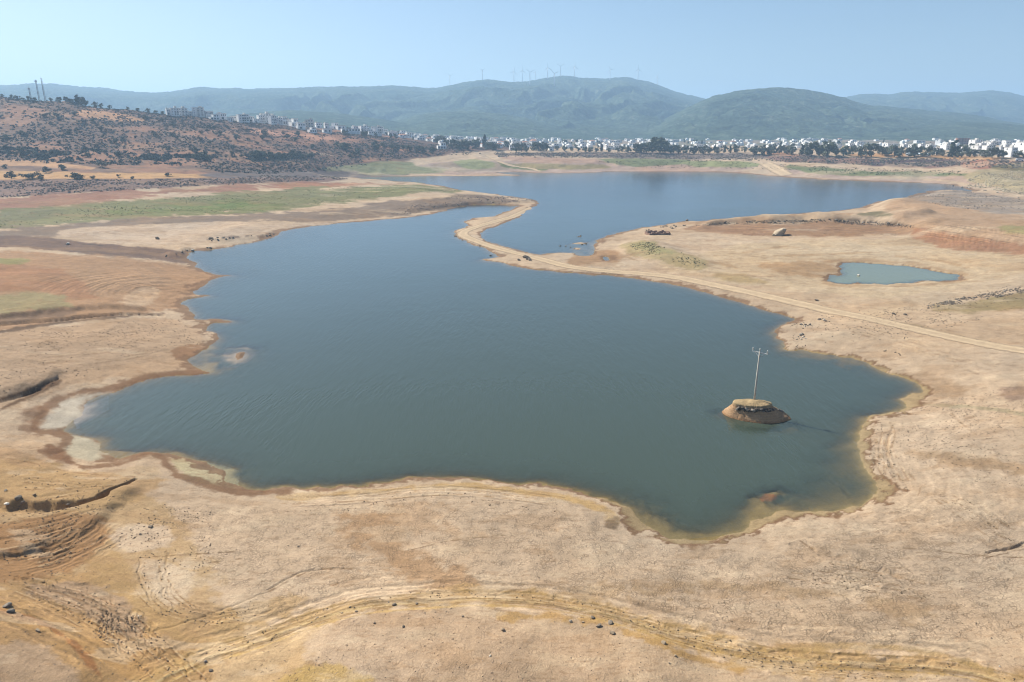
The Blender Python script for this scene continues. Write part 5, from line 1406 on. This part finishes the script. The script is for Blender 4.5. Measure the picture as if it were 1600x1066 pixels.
# long low shed
a = ground_at(1417, 243); b = ground_at(1452, 243.5)
L = math.hypot(b[0] - a[0], b[1] - a[1]); r = empty('shed', ((a[0] + b[0]) / 2, (a[1] + b[1]) / 2, min(a[2], b[2])), math.atan2(b[1] - a[1], b[0] - a[0]))
tag(r, 'long low shed with a pale bluish sheet roof behind the bank trees', 'shed')
m = MB(); m.box((0, 0, .8), (L, 7, 3.4)); m.build('wall', m_grey, r)
m = MB(); m.add([(-L / 2 - .4, -4, 2.4), (L / 2 + .4, -4, 2.4), (L / 2 + .4, 4, 2.4), (-L / 2 - .4, 4, 2.4), (-L / 2 - .4, 0, 3.6), (L / 2 + .4, 0, 3.6)], [(0, 1, 5, 4), (2, 3, 4, 5), (0, 4, 3), (1, 2, 5), (3, 2, 1, 0)]); m.build('roof', m_sheet, r)
for k in range(6): add_window(r, -L * .42 + k * L * .165, -3.53, 1.2, L * .07, 1.3)
# parked van on the bank
g = ground_at(1593, 252); r = empty('parked_van', (g[0], g[1], g[2] + .02), math.atan2(-g[0], g[1]) + R(8)); r.scale = (1.5, 1.5, 1.5)
tag(r, 'white van parked on the bank at the right end of the shore', 'van')
m_paint = plain('white_car_paint', (.72, .73, .74), .3, .03, 1, .5); m_tyre = plain('rubber', (.03, .03, .03), .8, .1, 3, .2)
m = MB(); prof = [(-2.4, .45), (2.4, .45), (2.4, 1.05), (1.55, 1.2), (.95, 1.95), (-2.3, 1.98), (-2.4, 1.1)]; n_ = len(prof)
m.add([(x, y, z) for y in (-.9, .9) for x, z in prof], [tuple(range(n_)), tuple(reversed(range(n_, 2 * n_)))] + [(i + n_, (i + 1) % n_ + n_, (i + 1) % n_, i) for i in range(n_)]); m.build('body', m_paint, r)
m = MB(); m.box((-.3, -.91, 1.5), (2.2, .05, .5)); m.build('side_window', m_dark, r)
m = MB(); m.add([(1.56, -.8, 1.22), (1.56, .8, 1.22), (1.02, .8, 1.88), (1.02, -.8, 1.88)], [(0, 1, 2, 3)]); m.build('windscreen', m_dark, r)
for x in (-1.5, 1.5):
    for y in (-.88, .88):
        m = MB(); m.tube([(x, y - .12, .38), (x, y + .12, .38)], .38, 14); m.build('wheel', m_tyre, r)

# ------------------------------------------------------------------ stones
def rock_material(name, a, b):
    m, nt, n, l, p = new_mat(name)
    pos = n.new('ShaderNodeNewGeometry').outputs['Position']
    f = noise_node(n, l, pos, 1.6, 6, .65); c = mix_col(n, l, 'MIX', maprange(n, l, f, .32, .68, 0, 1), (*a, 1), (*b, 1))
    oi = n.new('ShaderNodeObjectInfo'); c = mix_col(n, l, 'MULTIPLY', 1.0, c, maprange(n, l, oi.outputs['Random'], 0, 1, .75, 1.25))
    l.new(c, p.inputs['Base Color']); p.inputs['Roughness'].default_value = .92; p.inputs['Specular IOR Level'].default_value = .15
    bp = n.new('ShaderNodeBump'); bp.inputs['Strength'].default_value = .6; bp.inputs['Distance'].default_value = .15; l.new(f, bp.inputs['Height']); l.new(bp.outputs[0], p.inputs['Normal'])
    return m
M_ROCK = {'tan': rock_material('tan_rock', (.22, .165, .11), (.34, .27, .19)), 'dark': rock_material('dark_rock', (.14, .112, .085), (.23, .19, .145)), 'pale': rock_material('pale_rock', (.40, .36, .30), (.58, .53, .45)), 'sand': rock_material('sand_rock', (.25, .195, .135), (.36, .29, .205)), 'black': rock_material('wet_dark_rock', (.045, .038, .032), (.10, .082, .066)), 'grey': rock_material('grey_rock', (.15, .13, .11), (.27, .235, .19))}
import bmesh
def rock_mesh(seed, sub=2):
    bm = bmesh.new(); bmesh.ops.create_icosphere(bm, subdivisions=sub, radius=1)
    rg = random.Random(seed); off = Vector((rg.uniform(-9, 9), rg.uniform(-9, 9), 0)); cuts = [(Vector((rg.gauss(0, 1), rg.gauss(0, 1), rg.gauss(0, .8))).normalized(), rg.uniform(.40, .78)) for _ in range(11)]
    for v in bm.verts:
        for nrm, d in cuts:
            e = v.co.dot(nrm) - d
            if e > 0: v.co -= nrm * e
        v.co *= 1 + .12 * (float(vnoise(np.array([v.co.x * 2 + off.x + 20]), np.array([v.co.y * 2 + v.co.z + off.y + 20]))[0]) - .5)
    me = bpy.data.meshes.new('boulder'); bm.to_mesh(me); bm.free(); return me
ROCKS = [rock_mesh(s) for s in range(6)]
ROCKV = {}
def boulder(x, y, z, s, kind, label, group=None, flat=.7, sink=.3, name='boulder'):
    key = (random.randrange(len(ROCKS)), kind)
    if key not in ROCKV:
        me = ROCKS[key[0]].copy(); me.materials.append(M_ROCK[kind]); ROCKV[key] = me
    o = bpy.data.objects.new(name, ROCKV[key]); C.objects.link(o)
    o.scale = (s * random.uniform(.8, 1.3), s * random.uniform(.8, 1.2), s * flat * random.uniform(.8, 1.2)); o.rotation_euler = (random.uniform(-.25, .25), random.uniform(-.25, .25), random.uniform(0, 6.28))
    o.location = (x, y, z + s * flat * (1 - 2 * sink) * .8)
    return tag(o, label, 'boulder', group)
def rock_px(px, py, wpx, kind, label, group=None, flat=.7, sink=.3, name='boulder'):
    g = ground_at(px, py)
    if g: return boulder(g[0], g[1], max(g[2], 0), wpx / FPX * g[1] * .56, kind, label, group, flat, sink, name)
# islet masonry
for k in range(44):
    a = R(-165 + 3.3 * k + random.uniform(-1, 1)); t = random.choice([.05, .09, .14])
    if not (-168 < math.degrees(a) < -95 or -60 < math.degrees(a) < -18): t = .04
    x, y, z = islet_side(a, t); boulder(x, y, z - .12, random.uniform(.26, .58), 'black' if k % 4 else 'grey', 'dark foundation stone under the rim of the islet with the power pole', 'foundation stones round the islet top', .8, .3)
for k in range(9):
    a = R(-14 + 2.3 * k); t = .15 + .05 * k; x, y, z = islet_side(a, min(t, .72)); boulder(x, y, z, random.uniform(.18, .34), 'grey', 'stone tumbled down the right shoulder of the islet', 'stones on the islet shoulder', .7, .25)
# foreground stones, spot by spot
FG = [(630,979,7,'dark','largest dark stone on the sandy mound in the foreground'),(585,974,5,'dark','dark stone left of the largest stone on the sandy mound'),(607,941,4,'dark','smaller of the two dark stones just below the wheel track'),(616,945,8,'dark','flat dark stone beside the wheel track, wider of a close pair'),(651,944,5,'dark','lone dark stone on the wheel track right of the close pair'),(547,949,4,'dark','left of two dark stones at the edge of the wheel track'),(554,950,4,'dark','right of two dark stones at the edge of the wheel track'),(556,956,6,'tan','brown stone just below the two dark stones on the track'),(495,966,6,'tan','brown clod alone on the bend of the wheel track'),(534,958,4,'tan','small brown clod between the bend and the three track stones'),(664,958,3,'tan','small stone on the upper edge of the sandy mound, second in a row'),(680,957,3,'tan','small stone on the upper edge of the sandy mound, third in a row'),(697,956,4,'tan','stone on the upper edge of the sandy mound, last in a row'),(723,964,5,'dark','dark stone at the right end of the sandy mound'),(596,920,3,'dark','tiny dark stone on the cracked mud above the track'),(766,1025,5,'pale','pale brick shaped stone on the sand near the lower edge'),(450,853,3,'dark','tiny dark stone on the cracked mud, left of two'),(466,854,4,'dark','tiny dark stone on the cracked mud, right of two'),(785,985,8,'tan','brown stone by the small cut in the ochre ridge'),
      (892,972,7,'dark','dark stone left of the upright rocks on the ochre ridge'),(927,966,9,'dark','tall dark rock of the outcrop on the ochre ridge'),(936,979,11,'dark','biggest dark rock of the outcrop on the ochre ridge'),(953,974,11,'dark','dark rock at the right of the outcrop on the ochre ridge'),(957,990,10,'tan','brown rock below the outcrop on the ochre ridge'),(911,973,6,'tan','small brown rock in the outcrop on the ochre ridge'),(1036,1005,9,'tan','brown rock further along the ochre ridge'),(1055,1025,7,'tan','brown rock below the ridge near the lower edge'),(1134,1004,5,'tan','small brown rock beside the wheel track on the right'),(1045,1036,5,'tan','small brown rock near the lower edge, below the ridge'),
      (235,824,8,'dark','dark stone on the pale mud patch beside the gully'),(219,835,5,'dark','small dark stone on the pale mud patch beside the gully'),(12,948,16,'grey','grey slab on the slope at the left edge'),(16,957,14,'grey','second grey slab just below the first at the left edge'),(60,986,10,'tan','brown rock on the ochre slope at the left edge'),(216,963,3,'pale','left of two tiny white stones on the ploughed bank'),(220,963,3,'pale','right of two tiny white stones on the ploughed bank'),(330,1048,8,'dark','dark stone on the pale foot of the left slope'),(322,1034,7,'grey','grey stone above the dark stone on the left slope'),
      (9,767,6,'dark','small dark stone on the left slope above the gully'),(28,780,14,'dark','large dark rock heap on the left slope above the gully'),(36,786,8,'dark','dark rock below the large rock heap above the gully'),(12,788,9,'pale','pale stone at the left edge above the gully'),(53,774,7,'tan','brown stone right of the rock heap above the gully'),(106,789,6,'dark','dark stone on the lip of the gully'),
      (106,382,6,'pale','white boulder on the dark mud of the upper left shore'),(330,374,8,'dark','dark boulder at the tip of the small stony spit'),(246,374,8,'tan','brown boulder on the pale sand of the upper left shore'),(301,392,6,'pale','pale stone on the dark stony spit'),
      (1276,470,6,'dark','dark stone beside the dirt road left of the junction'),(1396,491,7,'dark','dark stone below the junction, left of two'),(1414,492,6,'dark','dark stone below the junction, right of two'),(1340,437,6,'pale','pale stone standing in the shallow pond'),
      (1562,1042,4,'pale','white stone by the dry weeds at the lower right'),(1452,1043,0,'tan','') ]
for px, py, w, kd, lb in FG:
    if w: rock_px(px, py, w, kd, lb)
# big rock and ruin on the eastern flats
rock_px(1219, 367, 23, 'sand', 'big tan rock standing alone below the red scarp', None, .62, .2)
rock_px(1209, 369, 8, 'tan', 'smaller rock at the left foot of the big lone rock', None, .7, .2)
a = ground_at(1011, 367); b = ground_at(1044, 366)
L = math.hypot(b[0] - a[0], b[1] - a[1]); r = empty('ruined_wall', ((a[0] + b[0]) / 2, (a[1] + b[1]) / 2, min(a[2], b[2])), math.atan2(b[1] - a[1], b[0] - a[0]))
tag(r, 'low ruined red stone building stump on the promontory', 'ruin')
m_ruin = rock_material('ruin_stone', (.19, .115, .085), (.30, .20, .15))
for nm, c, d in (('front_wall', (0, -2.2, .55), (L, .7, 1.7)), ('back_wall', (0, 2.4, .75), (L, .7, 2.1)), ('end_wall', (-L / 2 + .3, .1, .5), (.6, 3.9, 1.6)), ('end_wall', (L / 2 - .3, .1, .65), (.6, 3.9, 1.9))):
    m = MB(); n_ = 9 if d[0] > 2 else 5
    ln = max(d[0], d[1])
    for k in range(n_):
        f = (k + .5) / n_ - .5; hh = d[2] * random.uniform(.65, 1.1)
        m.box((c[0] + f * d[0] * (d[0] > 2), c[1] + f * d[1] * (d[1] > 2), hh / 2 - .4), (d[0] / n_ - .02 if d[0] > 2 else d[0], d[1] / n_ - .02 if d[1] > 2 else d[1], hh + .3))
    m.build(nm, m_ruin, r)
def along(pts, n_, w0, w1, kinds, label, group, jit=2.0, flat=.7, sink=.3):
    p = np.array(pts, float); s = np.r_[0, np.cumsum(np.hypot(*np.diff(p, axis=0).T))]
    for t in np.sort(rng.uniform(0, s[-1], n_)):
        rock_px(float(np.interp(t, s, p[:, 0])), float(np.interp(t, s, p[:, 1]) + random.gauss(0, jit * .5)), random.uniform(w0, w1), random.choice(kinds), label, group, flat, sink)
along([(1450,480),(1475,474),(1500,468),(1530,463),(1555,459),(1580,453),(1602,449)], 48, 2, 5, ['dark', 'grey', 'grey', 'tan'], 'stone of the rubble wall beside the wide pale branch road', 'stones of the rubble wall', 3.5)
for cx, cy, rx, ry, n_ in ((1258,509,10,3,9),(1288,502,14,3,9),(1250,522,8,3,5),(1256,528,9,2.5,6)):
    for _ in range(n_): rock_px(random.gauss(cx, rx * .55), random.gauss(cy, ry * .6), random.uniform(2.5, 5.5), random.choice(['dark', 'grey', 'grey', 'pale']), 'stone in the rubble heaps on the point below the dirt road', 'rubble on the point')
along([(1085,351),(1130,347),(1180,346),(1230,347),(1290,343),(1350,347),(1425,353)], 30, 2, 4.5, ['dark', 'grey', 'dark'], 'dark stone along the crest of the red scarp', 'stones on the scarp crest', 2)
along([(1005,362),(1040,354),(1062,349),(1075,346),(1075,352),(1040,358)], 16, 2.5, 6, ['dark', 'dark', 'tan'], 'dark stone strewn round the ruin on the promontory', 'stones round the ruin', 2)
along([(806,404),(812,405),(820,403),(828,406)], 8, 5, 9, ['dark'], 'dark slab in the heap beside the causeway', 'dark slabs beside the causeway', 2, .8)
along([(895,380),(905,380),(916,381),(900,388),(883,389),(870,392),(935,363)], 10, 2.5, 5, ['dark'], 'dark rock breaking the water near the promontory', 'rocks in the shallows', .5, .6, .4)
along([(325,376),(350,373),(390,370),(430,366)], 14, 2, 4.5, ['dark', 'grey'], 'stone in the low bank on the upper left shore', 'stones in the upper left bank', 2)
along([(255,401),(275,397),(300,391),(335,388)], 9, 2.5, 5, ['dark', 'grey'], 'stone on the dark spit of the upper left shore', 'stones on the dark spit', 2)
along([(708,368),(730,378),(760,386),(780,400),(752,405)], 9, 2, 3.5, ['dark', 'tan'], 'stone on the waterline of the causeway', 'stones along the causeway', 1)
along([(755,312),(800,308),(840,313),(700,322),(650,330)], 10, 2, 4, ['dark', 'grey'], 'stone on the dark point of the western peninsula', 'stones on the peninsula point', 2)
along([(1470,289),(1520,295),(1560,302),(1600,310)], 12, 2, 4, ['grey', 'pale'], 'stone at the waterline of the rocky right bank', 'stones on the right bank', 1)
for _ in range(12): rock_px(random.uniform(1360, 1410), random.uniform(545, 556), random.uniform(2, 5), random.choice(['dark', 'tan']), 'stone strewn on the flat above the eastern bay', 'stones above the eastern bay') if _ % 2 else rock_px(random.uniform(1365, 1395), random.uniform(722, 736), random.uniform(2, 4), 'tan', 'pebbly stone on the eastern spit of mud', 'stones on the eastern mud')
for px, py in ((1345, 243), (1352, 243.5)): rock_px(px, py, 5, 'pale', 'white rock under the big grey green tree on the far bank', 'white rocks under the tree', 1.1)

# gravel: small stones nobody would count
def gravel(name, X, Y, size, cols_):
    base = np.array([(1, 0, 0), (0, 1, 0), (-1, 0, 0), (0, -1, 0), (0, 0, 1), (0, 0, -1)], float); tr = np.array([(0, 1, 4), (1, 2, 4), (2, 3, 4), (3, 0, 4), (1, 0, 5), (2, 1, 5), (3, 2, 5), (0, 3, 5)])
    n_ = len(X); v = base[None] * rng.uniform(.6, 1.25, (n_, 6, 1)) * size[:, None, None] * np.array([1, 1, .7])
    a = rng.uniform(0, 6.28, n_); ca, sa = np.cos(a)[:, None], np.sin(a)[:, None]
    v = np.stack([v[..., 0] * ca - v[..., 1] * sa, v[..., 0] * sa + v[..., 1] * ca, v[..., 2]], -1) + np.stack([X, Y, zq(X, Y) + size * .2], 1)[:, None]
    f = (tr[None] + 6 * np.arange(n_)[:, None, None]).reshape(-1, 3)
    o = raw_mesh(name, v.reshape(-1, 3), tris=f, mat=m_scrub); add_attr(o.data, 'tint', np.repeat(cols_, 6, 0), 'FLOAT_COLOR')
    return tag(o, kind='stuff')
def shade_(n_, a): return np.array(a) * rng.uniform(.55, 1.35, (n_, 1))
dn = lambda s: (lambda x, y: np.clip(.4 + .9 * fbm(x, y, s, 4, 61), .01, 1))
X, Y = pick(3200, [(1545,268),(1700,262),(1700,312),(1600,306),(1530,294),(1480,286)], 520, 780, dn(14)); gravel('rock_bank_gravel', X, Y, rng.uniform(.3, .8, len(X)), shade_(len(X), (.36, .31, .22)))
X, Y = pick(1500, [(1400,309),(1450,298),(1500,297),(1600,313),(1700,325),(1700,342),(1600,340),(1500,328),(1440,314)], 400, 640, dn(12)); gravel('dome_gravel', X, Y, rng.uniform(.2, .5, len(X)), shade_(len(X), (.22, .19, .16)))
X, Y = pick(2200, [(900,237),(1200,241),(1200,250),(1000,249),(900,246)], 800, 1150, dn(14)); gravel('bank_gravel', X, Y, rng.uniform(.4, .9, len(X)), shade_(len(X), (.26, .21, .18)))
X, Y = pick(900, [(0,900),(150,880),(330,940),(640,930),(950,950),(1200,1010),(1600,1040),(1600,1090),(0,1090)], 48, 80, dn(6)); gravel('foreground_gravel', X, Y, rng.uniform(.02, .08, len(X)) , shade_(len(X), (.26, .20, .145)))
X, Y = pick(700, [(0,790),(160,770),(330,800),(330,900),(0,900)], 60, 110, dn(5)); gravel('gully_gravel', X, Y, rng.uniform(.04, .13, len(X)), shade_(len(X), (.20, .15, .105)))
X, Y = pick(1300, [(1330,660),(1600,600),(1600,760),(1380,740)], 85, 150, dn(7)); gravel('eastern_gravel', X, Y, rng.uniform(.05, .14, len(X)), shade_(len(X), (.24, .18, .13)))
X, Y = pick(900, [(1230,495),(1420,480),(1600,440),(1600,480),(1420,530),(1240,545)], 140, 280, dn(7)); gravel('junction_gravel', X, Y, rng.uniform(.08, .22, len(X)), shade_(len(X), (.20, .16, .12)))
X, Y = pick(500, [(1085,353),(1130,348),(1200,347),(1290,344),(1360,347),(1428,353),(1428,357),(1290,349),(1130,352)], 330, 480, dn(8)); gravel('scarp_gravel', X, Y, rng.uniform(.15, .4, len(X)), shade_(len(X), (.12, .10, .08)))
X, Y = pick(500, [(1445,478),(1500,466),(1555,456),(1610,446),(1610,456),(1555,466),(1500,474),(1450,483)], 150, 300, dn(5)); gravel('wall_gravel', X, Y, rng.uniform(.12, .35, len(X)), shade_(len(X), (.15, .125, .10)))
cx_, cy_ = [], []
for ln, c_, hw in RUTS:
    if ln[0][1] < 640: continue
    p_ = np.array(ln); k_ = int(34 * len(p_) / 20); j_ = rng.uniform(0, len(p_) - 1.01, k_); a_ = j_.astype(int); t_ = (j_ - a_)[:, None]
    q_ = p_[a_] * (1 - t_) + p_[a_ + 1] * t_ + rng.normal(0, 1.6, (k_, 2))
    for x_, y_ in q_:
        X_, Y_ = at(x_, y_, 2.0); cx_.append(X_); cy_.append(Y_)
X, Y = np.array(cx_, np.float32), np.array(cy_, np.float32); gravel('rut_clods', X, Y, rng.uniform(.03, .13, len(X)), shade_(len(X), (.20, .145, .095)))
X, Y = pick(900, [(0,520),(280,495),(320,540),(90,600),(0,640)], 120, 220, dn(7)); gravel('western_gravel', X, Y, rng.uniform(.06, .17, len(X)), shade_(len(X), (.18, .13, .09)))
X, Y = pick(700, [(600,330),(720,305),(830,309),(840,315),(700,324),(620,338)], 330, 560, dn(9)); gravel('peninsula_gravel', X, Y, rng.uniform(.2, .5, len(X)), shade_(len(X), (.15, .12, .11)))

# ------------------------------------------------------------------ the air
HAZE = 1.85e-4
m = bpy.data.materials.new('haze'); m.use_nodes = True
n, l = m.node_tree.nodes, m.node_tree.links
n.remove(n['Principled BSDF'])
pv = n.new('ShaderNodeVolumePrincipled')
pv.inputs['Color'].default_value = (.47, .71, 1.0, 1); pv.inputs['Density'].default_value = HAZE; pv.inputs['Anisotropy'].default_value = .2
l.new(pv.outputs[0], n['Material Output'].inputs['Volume'])
hb = MB(); hb.box((0, 4300, 285), (26000, 17600, 582)); hz = hb.build('haze', m)
tag(hz, kind='stuff')
